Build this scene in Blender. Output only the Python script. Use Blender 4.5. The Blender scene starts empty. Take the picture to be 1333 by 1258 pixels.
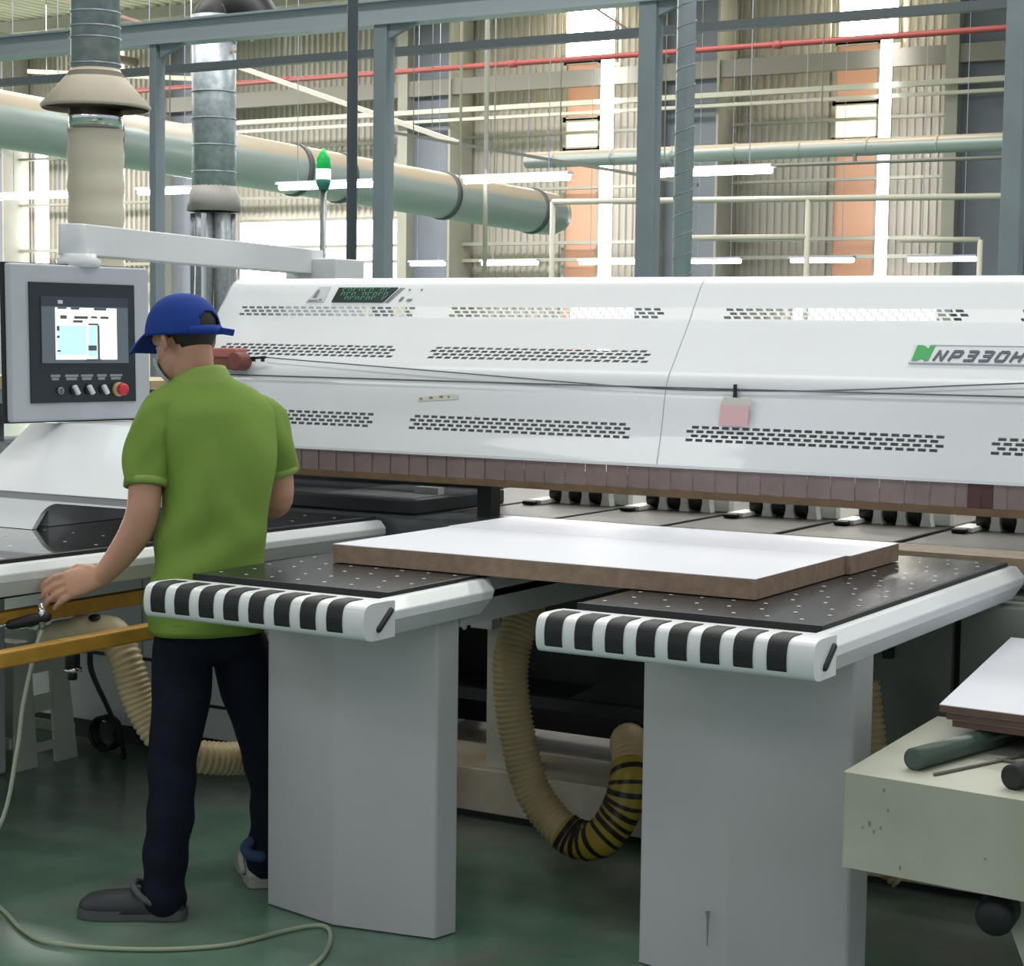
import bpy, bmesh, math, random
from mathutils import Vector, Matrix
random.seed(7)
C = bpy.context.scene.collection
PI = math.pi

# ------------------------------------------------------------------ materials
def lin(h):
    h = h.lstrip('#')
    v = [int(h[i:i+2], 16)/255 for i in (0, 2, 4)]
    return tuple(x/12.92 if x <= .04045 else ((x+.055)/1.055)**2.4 for x in v) + (1,)

MATS = {}
def mat(name, col, rough=.5, metal=0., var=0., scale=6., col2=None, bump=0., bscale=80., emit=None, estr=0., spec=.5, coat=0., trans=0.):
    if name in MATS: return MATS[name]
    m = bpy.data.materials.new(name); m.use_nodes = True
    nt = m.node_tree; n = nt.nodes; b = n['Principled BSDF']
    c = lin(col) if isinstance(col, str) else col
    b.inputs['Base Color'].default_value = c
    b.inputs['Roughness'].default_value = rough
    b.inputs['Metallic'].default_value = metal
    b.inputs['Specular IOR Level'].default_value = spec
    b.inputs['Coat Weight'].default_value = coat
    b.inputs['Transmission Weight'].default_value = trans
    tc = n.new('ShaderNodeTexCoord')
    if var or col2:
        no = n.new('ShaderNodeTexNoise'); no.inputs['Scale'].default_value = scale; no.inputs['Detail'].default_value = 5
        nt.links.new(tc.outputs['Object'], no.inputs['Vector'])
        mx = n.new('ShaderNodeMix'); mx.data_type = 'RGBA'
        mx.inputs[6].default_value = c
        mx.inputs[7].default_value = lin(col2) if col2 else tuple(x*(1-var) for x in c[:3]) + (1,)
        rp = n.new('ShaderNodeValToRGB'); rp.color_ramp.elements[0].position = .35; rp.color_ramp.elements[1].position = .68
        nt.links.new(no.outputs['Fac'], rp.inputs['Fac']); nt.links.new(rp.outputs['Color'], mx.inputs[0])
        nt.links.new(mx.outputs[2], b.inputs['Base Color'])
    if bump:
        nb = n.new('ShaderNodeTexNoise'); nb.inputs['Scale'].default_value = bscale; nb.inputs['Detail'].default_value = 3
        nt.links.new(tc.outputs['Object'], nb.inputs['Vector'])
        bp = n.new('ShaderNodeBump'); bp.inputs['Strength'].default_value = bump; bp.inputs['Distance'].default_value = .004
        nt.links.new(nb.outputs['Fac'], bp.inputs['Height']); nt.links.new(bp.outputs['Normal'], b.inputs['Normal'])
    if emit:
        b.inputs['Emission Color'].default_value = lin(emit); b.inputs['Emission Strength'].default_value = estr
    MATS[name] = m
    return m

# ------------------------------------------------------------------ mesh builder
class MB:
    def __init__(s): s.v = []; s.f = []; s.m = []; s.sm = []
    def add(s, vs, fs, mi=0, smooth=False):
        o = len(s.v); s.v += [tuple(v) for v in vs]
        for f in fs: s.f.append([o+i for i in f]); s.m.append(mi); s.sm.append(smooth)
    def box(s, x0, x1, y0, y1, z0, z1, mi=0):
        v = [(x, y, z) for z in (z0, z1) for y in (y0, y1) for x in (x0, x1)]
        s.add(v, [(0,2,3,1),(4,5,7,6),(0,1,5,4),(2,6,7,3),(0,4,6,2),(1,3,7,5)], mi)
    def obox(s, c, ax, ay, az, mi=0):   # half-vectors
        c, ax, ay, az = map(Vector, (c, ax, ay, az))
        v = [c+ax*i+ay*j+az*k for k in (-1,1) for j in (-1,1) for i in (-1,1)]
        s.add(v, [(0,2,3,1),(4,5,7,6),(0,1,5,4),(2,6,7,3),(0,4,6,2),(1,3,7,5)], mi)
    def prism(s, pts, vec, mi=0, smooth=False):      # closed polygon (3-D points) swept by vec
        n = len(pts); p = [Vector(q) for q in pts]; w = Vector(vec)
        s.add(p+[q+w for q in p], [tuple(range(n))[::-1], tuple(range(n, 2*n))], mi)
        s.add(p+[q+w for q in p], [(i, (i+1) % n, n+(i+1) % n, n+i) for i in range(n)], mi, smooth)
    def rings(s, rs, mi=0, cap=True, closed=False, smooth=True):
        n = len(rs[0]); vs = [p for r in rs for p in r]; fs = []
        k = len(rs)
        for a in range(k if closed else k-1):
            b = (a+1) % k
            for i in range(n):
                j = (i+1) % n
                fs.append((a*n+i, a*n+j, b*n+j, b*n+i))
        if cap and not closed:
            fs += [tuple(range(n))[::-1], tuple((k-1)*n+i for i in range(n))]
        s.add(vs, fs, mi, smooth)
    def tube(s, pts, r, n=12, mi=0, cap=True, round_end=False):
        P = [Vector(p) for p in pts]; k = len(P)
        R = r if isinstance(r, (list, tuple)) else [r]*k
        if round_end:
            d0 = (P[0]-P[1]).normalized(); d1 = (P[-1]-P[-2]).normalized()
            A = [(P[0]+d0*R[0]*math.sin(a), R[0]*math.cos(a)) for a in (1.35, 1.0, .55)]
            B = [(P[-1]+d1*R[-1]*math.sin(a), R[-1]*math.cos(a)) for a in (.55, 1.0, 1.35)]
            P = [a[0] for a in A]+P+[b[0] for b in B]; R = [a[1] for a in A]+list(R)+[b[1] for b in B]; k = len(P)
        T = []
        for i in range(k):
            t = (P[min(i+1, k-1)]-P[max(i-1, 0)]); T.append(t.normalized() if t.length > 1e-9 else Vector((0,0,1)))
        up = Vector((0,0,1)) if abs(T[0].z) < .9 else Vector((1,0,0))
        u = (up-T[0]*up.dot(T[0])).normalized(); rs = []
        for i in range(k):
            u = (u-T[i]*u.dot(T[i])).normalized(); w = T[i].cross(u)
            rs.append([P[i]+(u*math.cos(2*PI*j/n)+w*math.sin(2*PI*j/n))*R[i] for j in range(n)])
        s.rings(rs, mi, cap)
    def lathe(s, c, ax, prof, n=24, mi=0):            # prof: (distance along axis, radius)
        c = Vector(c); a = Vector(ax).normalized()
        u = a.orthogonal().normalized(); w = a.cross(u)
        s.rings([[c+a*d+(u*math.cos(2*PI*j/n)+w*math.sin(2*PI*j/n))*max(r, 1e-4) for j in range(n)] for d, r in prof], mi)
    def ell(s, c, ax, ay, az, n=20, k=12, mi=0):      # ellipsoid from three half-axis vectors
        c, ax, ay, az = map(Vector, (c, ax, ay, az)); rs = []
        for i in range(1, k):
            t = PI*i/k
            rs.append([c+az*math.cos(t)+(ax*math.cos(2*PI*j/n)+ay*math.sin(2*PI*j/n))*math.sin(t) for j in range(n)])
        s.rings(rs, mi)

def org(o):
    v = Vector((0,0,0))
    while o is not None: v += o.location; o = o.parent
    return v

def build(name, mb, mats, parent=None, bevel=0., seg=2, recalc=True):
    o0 = org(parent) if parent else Vector((0,0,0))
    me = bpy.data.meshes.new(name)
    me.from_pydata([Vector(v)-o0 for v in mb.v], [], mb.f)
    for m in (mats if isinstance(mats, (list, tuple)) else [mats]): me.materials.append(m)
    me.polygons.foreach_set('material_index', mb.m); me.polygons.foreach_set('use_smooth', mb.sm)
    if recalc:
        bm = bmesh.new(); bm.from_mesh(me); bmesh.ops.recalc_face_normals(bm, faces=bm.faces); bm.to_mesh(me); bm.free()
    me.update()
    o = bpy.data.objects.new(name, me); C.objects.link(o)
    if parent: o.parent = parent
    if bevel:
        md = o.modifiers.new('Bevel', 'BEVEL'); md.width = bevel; md.segments = seg; md.limit_method = 'ANGLE'; md.angle_limit = .6
        md.harden_normals = False
    return o

def tag(o, label, cat, group=None):
    o['label'] = label; o['category'] = cat
    if group: o['group'] = group
    return o
def thing(name, loc, label, cat, group=None):
    o = bpy.data.objects.new(name, None); C.objects.link(o); o.location = loc; o.empty_display_size = .1
    return tag(o, label, cat, group)
def solo(name, mb, mats, label, cat, group=None, bevel=0., seg=2):
    vs = [Vector(v) for v in mb.v]
    lo = [min(v[i] for v in vs) for i in range(3)]; hi = [max(v[i] for v in vs) for i in range(3)]
    base = Vector(((lo[0]+hi[0])/2, (lo[1]+hi[1])/2, lo[2]))
    mb.v = [v-base for v in vs]
    o = build(name, mb, mats, None, bevel, seg); o.location = base
    return tag(o, label, cat, group)
def struct(name, mb, mats, bevel=0.):
    o = build(name, mb, mats, None, bevel); o['kind'] = 'structure'; return o
def copy_tree(o, parent=None, off=None):
    c = o.copy(); C.objects.link(c)
    if parent: c.parent = parent
    if off: c.location = o.location+Vector(off)
    for ch in list(o.children): copy_tree(ch, c)
    return c
def spline(pts, per=6):
    P = [Vector(p) for p in pts]; P = [P[0]*2-P[1]]+P+[P[-1]*2-P[-2]]; out = []
    for i in range(1, len(P)-2):
        a, b, c, d = P[i-1:i+3]
        for k in range(per):
            t = k/per
            out.append(.5*((2*b)+(c-a)*t+(2*a-5*b+4*c-d)*t*t+(3*b-a-3*c+d)*t**3))
    return out+[P[-2]]

# ------------------------------------------------------------------ palette
WHITE = mat('white_powder_coat', '#dfe3e6', .38, var=.04, scale=3, coat=.15)
WHITE2 = mat('off_white_paint', '#d4d9d8', .45, var=.08, scale=4)
HOODW = mat('gloss_white_enamel', '#e9edf1', .3, var=.03, scale=2, coat=.3)
PILLAR = mat('grey_white_paint', '#babcbe', .5, var=.12, scale=1.6)
CREAM = mat('cream_paint', '#c3c6b4', .5, col2='#a9ac98', scale=9)
BLACKTOP = mat('black_table_laminate', '#26282b', .22, var=.45, scale=7, bump=.05, bscale=300)
DOT = mat('air_nozzle_steel', '#e9ecef', .3, metal=.2)
RUBBER = mat('black_rubber', '#15171b', .6, bump=.15, bscale=200)
BLACK = mat('black_plastic', '#15171a', .5)
DARK = mat('dark_interior_steel', '#24282b', .5, var=.3, scale=5)
DARKGREY = mat('dark_grey_steel', '#4a4a48', .45, var=.25, scale=6)
STEEL = mat('bare_steel', '#9aa0a3', .3, metal=.8, var=.2, scale=10)
CHROME = mat('chrome', '#dfe4e8', .12, metal=1.)
GALV = mat('galvanised_sheet', '#a9b1b8', .4, metal=.35, col2='#8d97a0', scale=14)
GALVD = mat('dull_galvanised_sheet', '#8c9298', .42, metal=.3, var=.3, scale=16)
BLUEGREY = mat('blue_grey_steel_paint', '#7b868e', .5, var=.12, scale=3)
GIRT = mat('light_grey_steel_paint', '#a8a79b', .55, var=.12, scale=2)
YELLOW = mat('yellow_paint', '#c4943a', .5, col2='#a67d33', scale=14, bump=.2, bscale=60)
RED = mat('red_pipe_paint', '#a5504c', .5, var=.1)
HOSE = mat('tan_hose_plastic', '#cbb68b', .4, var=.2, scale=12)
MDF = mat('brown_particle_board', '#9a8270', .75, var=.25, scale=40, bump=.2, bscale=200)
BOARDW = mat('white_melamine', '#e0e2ec', .33)
GREEN = mat('green_shirt_cotton', '#789545', .85, var=.1, scale=7, bump=.25, bscale=700, spec=.2)
NAVY = mat('navy_denim', '#121a28', .85, var=.3, scale=12, bump=.3, bscale=500, spec=.2)
SKIN = mat('skin', '#c4947b', .5, var=.12, scale=14, bump=.06, bscale=180)
HAIR = mat('black_hair', '#1d1a19', .55, bump=.5, bscale=300)
CAPB = mat('blue_cap_cotton', '#213f90', .8, var=.12, scale=20, bump=.25, bscale=600, spec=.2)

# ------------------------------------------------------------------ floor with worn green epoxy
def floor_mat():
    m = bpy.data.materials.new('worn_green_epoxy_floor'); m.use_nodes = True
    nt = m.node_tree; n = nt.nodes; b = n['Principled BSDF']; L = nt.links
    tc = n.new('ShaderNodeTexCoord')
    a = n.new('ShaderNodeTexNoise'); a.inputs['Scale'].default_value = 1.3; a.inputs['Detail'].default_value = 6; a.inputs['Distortion'].default_value = .6
    d = n.new('ShaderNodeTexNoise'); d.inputs['Scale'].default_value = 5; d.inputs['Detail'].default_value = 5
    L.new(tc.outputs['Object'], a.inputs['Vector']); L.new(tc.outputs['Object'], d.inputs['Vector'])
    r1 = n.new('ShaderNodeValToRGB'); e = r1.color_ramp.elements
    e[0].position = .36; e[0].color = lin('#678776'); e[1].position = .62; e[1].color = lin('#878f86')
    k = r1.color_ramp.elements.new(.5); k.color = lin('#70937e')
    r2 = n.new('ShaderNodeValToRGB'); r2.color_ramp.elements[0].position = .4; r2.color_ramp.elements[1].position = .75
    r2.color_ramp.elements[0].color = (.62,.62,.62,1); r2.color_ramp.elements[1].color = (1,1,1,1)
    L.new(a.outputs['Fac'], r1.inputs['Fac']); L.new(d.outputs['Fac'], r2.inputs['Fac'])
    mx = n.new('ShaderNodeMix'); mx.data_type = 'RGBA'; mx.blend_type = 'MULTIPLY'; mx.inputs[0].default_value = .7
    L.new(r1.outputs['Color'], mx.inputs[6]); L.new(r2.outputs['Color'], mx.inputs[7]); L.new(mx.outputs[2], b.inputs['Base Color'])
    b.inputs['Roughness'].default_value = .24
    return m
f = MB(); f.box(-60, 12, -8, 55, -.2, 0); struct('floor', f, floor_mat())

# ------------------------------------------------------------------ building shell
def corr(axis_len0, axis_len1, pitch, depth):
    out = []; x = axis_len0
    while x < axis_len1:
        out += [(x, 0), (x+pitch*.38, 0), (x+pitch*.5, depth), (x+pitch*.88, depth)]; x += pitch
    return out
WALLM = mat('profiled_wall_cladding', '#bdb7ad', .55, var=.14, scale=.5)
w = MB(); pr = corr(-62, 6, .18, .05); n = len(pr)
w.add([(x, 40+d, z) for z in (0, 11) for x, d in pr], [(i, i+1, n+i+1, n+i) for i in range(n-1)])
struct('wall_back', w, WALLM)
w = MB(); pr = corr(-8, 41, .36, .06); n = len(pr)
w.add([(-60-d, y, z) for z in (0, 11) for y, d in pr], [(i, i+1, n+i+1, n+i) for i in range(n-1)])
struct('wall_left', w, WALLM)
ROOFM = mat('roof_sheet_underside', '#d6d2bc', .6, col2='#bdb9a4', scale=.8)
c = MB(); pr = corr(-62, 8, .33, .06); n = len(pr)
c.add([(x, y, 9.55-d) for y in (-7, 41) for x, d in pr], [(i, i+1, n+i+1, n+i) for i in range(n-1)])
struct('ceiling', c, ROOFM)

# glazing: glowing panes in the back wall (daylight behind them), plus sunlit patches painted as glow
SKYP = mat('daylight_pane', '#ffffff', .4, emit='#fdfdff', estr=9)
SUNPATCH = mat('sunlit_patch_glow', '#f6e2bf', .5, emit='#ffdfae', estr=1.6)  # sunlit patch between the orange sheets, its light put in as glow
GLARE = mat('sun_glare_pane', '#ffffff', .4, emit='#fff8e6', estr=40)
PEACH = mat('peach_door_sheet', '#c89a80', .6, emit='#d8a184', estr=.16)
wn = 0
def pane(x0, x1, z0, z1, m, frame=True, y=39.93):
    global wn; wn += 1
    b = MB(); b.box(x0, x1, y, y+.03, z0, z1)
    o = struct('window_%d' % wn, b, m)
    if frame:
        g = MB()
        for (a0, a1, c0, c1) in ((x0-.08, x0, z0-.08, z1+.08), (x1, x1+.08, z0-.08, z1+.08), (x0, x1, z0-.08, z0), (x0, x1, z1, z1+.08)):
            g.box(a0, a1, y-.06, y+.02, c0, c1)
        build('window_frame', g, GIRT, o)
    return o
pane(-32.2, -26.75, 2.6, 4.42, SKYP)                        # wide window behind the green beacon
pane(-20.61, -20.29, 1.2, 8.0, SKYP, False, 38.5)                 # narrow daylight slots
pane(-13.96, -13.71, 1.2, 8.0, SKYP, False, 38.5)
pane(-39.72, -39.35, 1.5, 7.0, SKYP, False)
pane(-36.82, -36.5, 3.0, 9.3, SKYP, False)
pane(-42.6, -41.35, 1.5, 7.4, SKYP, False)
pane(-22.30, -21.0, 8.05, 9.3, GLARE)
pane(-15.42, -14.08, 8.05, 9.3, GLARE)
pane(-22.28, -21.42, 1.2, 5.95, PEACH)
pane(-22.28, -21.42, 5.99, 6.66, SUNPATCH)
pane(-22.28, -21.42, 6.7, 8.0, PEACH)
pane(-15.46, -14.52, 1.2, 5.9, PEACH)
pane(-15.46, -14.52, 5.95, 6.7, SUNPATCH)
pane(-15.46, -14.52, 6.75, 8.0, PEACH)
pane(-22.0, -20.3, 1.85, 2.5, SKYP, True, 39.8)
pane(-16.3, -13.0, 1.85, 2.5, SKYP, True, 39.8)
# portal columns and girts
tn = 0
def trim(b, m):
    global tn; tn += 1; return struct('trim_%d' % tn, b, m)
COLM = mat('column_blue_grey_paint', '#7a808b', .55, var=.1, scale=1)
for x0, x1 in ((-26.2, -25.0), (-19.3, -17.9), (-12.4, -11.0), (-41.0, -40.0), (-34.0, -32.9)):
    b = MB(); b.box(x0, x1, 39.2, 39.9, 0, 9.5); trim(b, COLM)
    b = MB(); b.box(x0-.28, x0, 38.9, 39.9, 0, 9.5); b.box(x1, x1+.06, 38.9, 39.9, 0, 9.5); trim(b, GIRT)
b = MB(); b.box(-46, 2, 38.95, 39.15, 7.32, 7.70); trim(b, mat('grey_eave_beam', '#8a867e', .55))
b = MB(); b.box(-46, 2, 38.6, 38.8, 6.84, 6.95); trim(b, mat('pale_girt_paint', '#d3d0c0', .5))
b = MB(); b.box(-46, 2, 38.6, 38.75, 6.63, 6.70); trim(b, MATS['pale_girt_paint'])
for z, h in ((3.70, .08), (3.3, .08), (5.0, .06), (2.75, .08), (6.3, .06)):
    b = MB(); b.box(-46, 2, 39.5, 39.7, z, z+h); trim(b, GIRT)
b = MB(); b.tube([(-36, 14.0, 8.9), (-36, 40, 8.9)], .12, 8); trim(b, GIRT)
for y in (16, 20, 24, 28, 32, 36):                           # purlins under the roof
    b = MB(); b.box(-60, 4, y, y+.12, 9.2, 9.47); trim(b, mat('purlin_paint', '#8b8b80', .6))

# ------------------------------------------------------------------ overhead services
t = thing('overhead_gantry', (-9.5, 14, 0), 'blue-grey steel post frame carrying a long beam behind the saw', 'frame')
for x, r in ((-12.32, .042), (-9.68, .07), (-7.04, .08), (-4.02, .075)):
    b = MB(); b.box(x-r, x+r, 13.93, 14.07, 0, 4.27); build('post', b, BLUEGREY, t, .01)
b = MB(); b.box(-16.5, -2.5, 13.9, 14.1, 4.26, 4.29); b.box(-16.5, -2.5, 13.97, 14.03, 4.29, 4.46); b.box(-16.5, -2.5, 13.9, 14.1, 4.46, 4.48)
build('beam', b, mat('light_beam_paint', '#9aa3ab', .45), t)
for x, d in ((-12.32, .3), (-9.68, .3), (-7.04, .3), (-4.02, .3)):
    b = MB(); b.prism([(x+.07, 13.96, 4.26), (x+.07+d, 13.96, 4.26), (x+.07, 13.96, 4.26-.12)], (0, .05, 0)); build('bracket', b, BLUEGREY, t)

b = MB(); b.box(-16.6, -2, 15.95, 16.05, 4.34, 4.42)
solo('cable_rail', b, mat('dark_rail_paint', '#4d545a', .5), 'thin dark steel rail crossing just below the frame beam', 'rail')
b = MB(); b.tube([(-23.4, 26, 5.82), (-1, 26, 5.83)], .045, 12)
for x in (-20, -15.5, -11, -6.5): b.tube([(x-.06, 26, 5.82), (x+.06, 26, 5.82)], .062, 12)
t = thing('sprinkler_pipe', (-12, 26, 5.8), 'red pipe running high along the back of the hall', 'pipe'); build('red_pipe', b, RED, t)
def hang(t, pts, r=.01):
    for x, y, z in pts:
        b = MB(); b.tube([(x, y, z), (x, y, 9.52)], r, 6); build('hanger', b, mat('hanger_grey', '#9a988c', .5), t)
hang(t, [(x, 26, 5.86) for x in (-20, -15.5, -11, -6.5)])
def pipe_frame(name, segs, r, m, label):
    b = MB()
    for p, q in segs: b.tube([p, q], r, 8)
    return solo(name, b, m, label, 'pipe rack')
PR = mat('pale_pipe_paint', '#b9b6a6', .5)
pipe_frame('pipe_rail', [((-11.34, 20, 3.15), (-4.5, 20, 3.06)), ((-11.34, 20, 3.15), (-11.34, 20, 0)), ((-8.05, 20, 3.1), (-8.05, 20, 0)), ((-9.48, 20, 2.69), (-8.05, 20, 2.68))], .035, PR, 'pale horizontal pipe rail on slim uprights in the hall behind the saw')
pipe_frame('short_pipe_rail', [((-7.07, 20.3, 2.65), (-6.17, 20.3, 2.64)), ((-6.17, 20.3, 2.64), (-6.17, 20.3, 0))], .03, PR, 'short pale pipe with one upright at the right of the hall')
def flat_bar(name, p, q, w_, m, label, cat):
    p, q = Vector(p), Vector(q); d = (q-p); s = d.cross(Vector((0,0,1))).normalized()
    b = MB(); b.obox((p+q)/2, d/2, s*w_, s.cross(d).normalized()*w_*.7)
    t = thing(name, (p+q)/2, label, cat); build('bar', b, m, t)
    hang(t, [tuple(p+(q-p)*k+Vector((0, 0, .02))) for k in (.1, .9)], .008)
    return t
flat_bar('cable_tray', (-20.9, 25, 6.15), (-15.6, 24.6, 4.45), .05, mat('pale_tray', '#d0cdbf', .5), 'pale sloping cable tray descending to the right under the red pipe', 'cable tray')
flat_bar('sloping_pipe', (-15.2, 22, 4.36), (-10.5, 22.3, 3.5), .03, mat('grey_conduit', '#77776f', .5), 'thin dark sloping conduit above the big duct end', 'conduit')
flat_bar('roof_brace', (-16.6, 17, 5.55), (-13.8, 17, 4.7), .02, mat('pink_primer', '#b58f86', .6), 'thin pinkish brace under the roof at upper left', 'brace')
flat_bar('wall_brace', (-19.5, 33, 9.0), (-16.2, 33, 6.9), .03, MATS['pink_primer'], 'thin pinkish brace slanting down beside the spiral pipe', 'brace')
flat_bar('roof_tie', (-33, 33, 7.6), (-27.5, 33, 7.1), .07, mat('cream_tie', '#d8d5c4', .5), 'cream sloping tie bar behind the coned dust pipe', 'tie bar')
for i, (x, z0, z1, lab) in enumerate(((-12.86, 3.5, 9.3, 'thin vertical hanger rod left of the wide lamp'), (-12.48, 2.2, 9.3, 'thin pale hanger rod beside the wide lamp, reaching lower'))):
    b = MB(); b.tube([(x, 20.3, z0), (x, 20.3, 9.5)], .018 if i == 0 else .03, 8)
    solo('hanger_rod', b, PR, lab, 'rod')

# big dust duct
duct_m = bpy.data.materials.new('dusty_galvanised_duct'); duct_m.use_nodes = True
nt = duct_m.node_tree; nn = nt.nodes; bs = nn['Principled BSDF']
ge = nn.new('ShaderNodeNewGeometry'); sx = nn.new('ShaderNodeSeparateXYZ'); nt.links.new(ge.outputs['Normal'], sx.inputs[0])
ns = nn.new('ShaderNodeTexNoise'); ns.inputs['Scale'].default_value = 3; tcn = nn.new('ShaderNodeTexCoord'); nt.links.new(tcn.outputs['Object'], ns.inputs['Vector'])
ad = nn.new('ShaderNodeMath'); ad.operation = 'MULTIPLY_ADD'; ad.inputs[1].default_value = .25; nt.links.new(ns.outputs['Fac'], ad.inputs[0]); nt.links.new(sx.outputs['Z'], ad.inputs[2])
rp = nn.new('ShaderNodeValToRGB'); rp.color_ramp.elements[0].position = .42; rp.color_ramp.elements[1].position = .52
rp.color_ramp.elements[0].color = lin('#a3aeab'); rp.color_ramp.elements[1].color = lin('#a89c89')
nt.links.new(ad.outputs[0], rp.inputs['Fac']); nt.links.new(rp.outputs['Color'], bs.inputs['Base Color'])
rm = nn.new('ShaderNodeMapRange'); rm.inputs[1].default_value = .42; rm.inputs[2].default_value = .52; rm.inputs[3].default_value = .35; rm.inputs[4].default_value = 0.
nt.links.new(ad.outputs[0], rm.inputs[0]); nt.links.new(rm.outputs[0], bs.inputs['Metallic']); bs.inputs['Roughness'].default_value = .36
S = 1.42; E0 = Vector((0, 0, 1.55)); D0, D1 = E0+(Vector((-12.05, 11.2, 3.33))-E0)*S, E0+(Vector((-10.74, 18.6, 2.93))-E0)*S; dd = (D1-D0)
P0 = D0-dd*.5
t = thing('dust_duct', P0, 'big sloping galvanised dust duct with dark joint bands, upper left', 'duct')
b = MB(); end = D1+dd.normalized()*.1
e_ = dd.normalized(); b.tube([P0, D0, D1, end, end+e_*.25, end+e_*.42, end+e_*.54, end+e_*.60], [.345, .345, .345, .345, .335, .28, .18, .05], 32)
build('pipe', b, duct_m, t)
for s in (-.28, .0, .2, .505, .585, .79, .985):
    p = D0+dd*s; b = MB(); e = dd.normalized()
    b.lathe(p-e*.03, e, [(0, .344), (0, .366), (.085, .366), (.085, .344)], 32)
    build('joint_band', b, mat('dark_joint_band', '#4a4f50', .5), t)
hang(t, [tuple(D0+dd*k+Vector((0, 0, .36))) for k in (-.2, .3, .9)])

b = MB(); b.tube([(-14.05, 24, 4.08), (-3, 24, 4.07)], .115, 16); 
for k in range(12): b.tube([(-13.6+k*.95, 24, 4.08), (-13.57+k*.95, 24, 4.08)], .122, 16)
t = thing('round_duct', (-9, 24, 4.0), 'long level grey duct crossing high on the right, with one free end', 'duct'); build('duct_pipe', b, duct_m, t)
hang(t, [(x, 24, 4.19) for x in (-13.5, -9.5, -5.5)])

b = MB(); b.tube([(-11.2, 23.9, 3.87), (-5.6, 23.9, 3.86)], .025, 8); b.box(-9.0, -8.96, 23.88, 23.92, 3.87, 3.98); b.box(-6.5, -6.46, 23.88, 23.92, 3.87, 3.98); build('conduit', b, MATS['grey_conduit'], t)

# vertical spiral pipe and hooded dust pipes
t = thing('spiral_pipe', (-4.8, 10, 0), 'slim vertical spiral pipe right of centre, behind the saw hood', 'pipe')
b = MB(); b.tube([(-4.8, 10, 0), (-4.8, 10, 9.3)], .056, 20); build('pipe', b, mat('bright_spiral_sheet', '#b3bac4', .34, metal=.35, var=.1, scale=10), t)
b = MB(); pts = [(-4.8+.058*math.cos(a), 10+.058*math.sin(a), .6+a/(2*PI)*.12) for a in [k*PI/6 for k in range(12*48)]]
b.tube(pts, .0035, 4); build('spiral_seam', b, GALVD, t)

SAND = mat('beige_dusty_paint', '#bdb3a3', .6, var=.1)
t = thing('dust_pipe', (-8.43, 9, 0), 'vertical dust pipe with wide beige cone and pale flexible sleeve, far left', 'dust pipe')
b = MB(); b.tube([(-8.43, 9, 3.15), (-8.43, 9, 9.3)], .155, 28); build('upper_pipe', b, GALV, t)
for z in (3.2, 3.36, 3.43, 3.52):
    b = MB(); b.lathe((-8.43, 9, z), (0,0,1), [(0, .15), (0, .162), (.012, .162), (.012, .15)], 28); build('clamp_ring', b, GALVD, t)
b = MB(); b.lathe((-8.43, 9, 2.93), (0,0,1), [(0, .335), (.02, .345), (.22, .17), (.25, .155), (.25, .15), (.02, .325), (0, .33)], 32); build('cone', b, SAND, t)
b = MB(); b.lathe((-8.43, 9, 2.81), (0,0,1), [(0, .17), (.13, .17)], 24); build('collar', b, CHROME, t)
b = MB(); pf = [(z*.05, .175+.006*math.sin(z*1.7)) for z in range(0, 57)]; b.lathe((-8.43, 9, 0), (0,0,1), pf, 24); build('flexible_sleeve', b, mat('pale_fabric_sleeve', '#c6bfb0', .7), t)
HP = 17/9
def hp(z): return 1.55+(z-1.55)*HP if z > 0 else 0
t2 = thing('hooded_dust_pipe', (-14.11, 17, 0), 'vertical galvanised dust pipe with small grey cone and black elbow on top', 'dust pipe')
b = MB(); b.tube([(-14.11, 17, hp(2.4)), (-14.11, 17, hp(3.44))], .25, 28); build('upper_pipe', b, GALV, t2)
b = MB(); b.tube(spline([(-14.11, 17, hp(3.36)), (-14.11, 17, hp(3.43)), (-14.0, 17.1, hp(3.5)), (-13.75, 17.2, hp(3.49)), (-13.6, 17.3, hp(3.36))]), .235, 20); build('elbow', b, BLACK, t2)
for z in (2.5, 2.66, 2.82, 2.98, 3.14, 3.28):
    b = MB(); b.lathe((-14.11, 17, hp(z)), (0,0,1), [(0, .248), (0, .259), (.018, .259), (.018, .248)], 28); build('clamp_ring', b, GALVD, t2)
b = MB(); b.lathe((-14.11, 17, hp(2.27)), (0,0,1), [(0, .31), (.15, .30), (.30, .245), (.30, .23), (0, .29)], 28); build('cone', b, mat('grey_cone_paint', '#8f8c88', .55), t2)
for i, (dx, dy, r) in enumerate(((-.19, -.04, .085), (0, -.17, .11), (.17, -.06, .095), (.06, .15, .11))):
    b = MB(); b.tube([(-14.11+dx, 17+dy, hp(2.26)), (-14.11+dx, 17+dy, hp(1.9)), (-14.11+dx*1.1, 17+dy*1.2, 1.2), (-14.11+dx*1.2, 17+dy*1.3, 0)], [r, r, r*1.05, r], 14); build('branch_pipe', b, GALVD, t2)
for dx in (-.1, .1):
    b = MB(); b.box(-14.11+dx-.02, -14.11+dx+.02, 16.68, 16.72, hp(1.3), hp(2.25)); build('strut', b, CHROME, t2)

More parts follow.
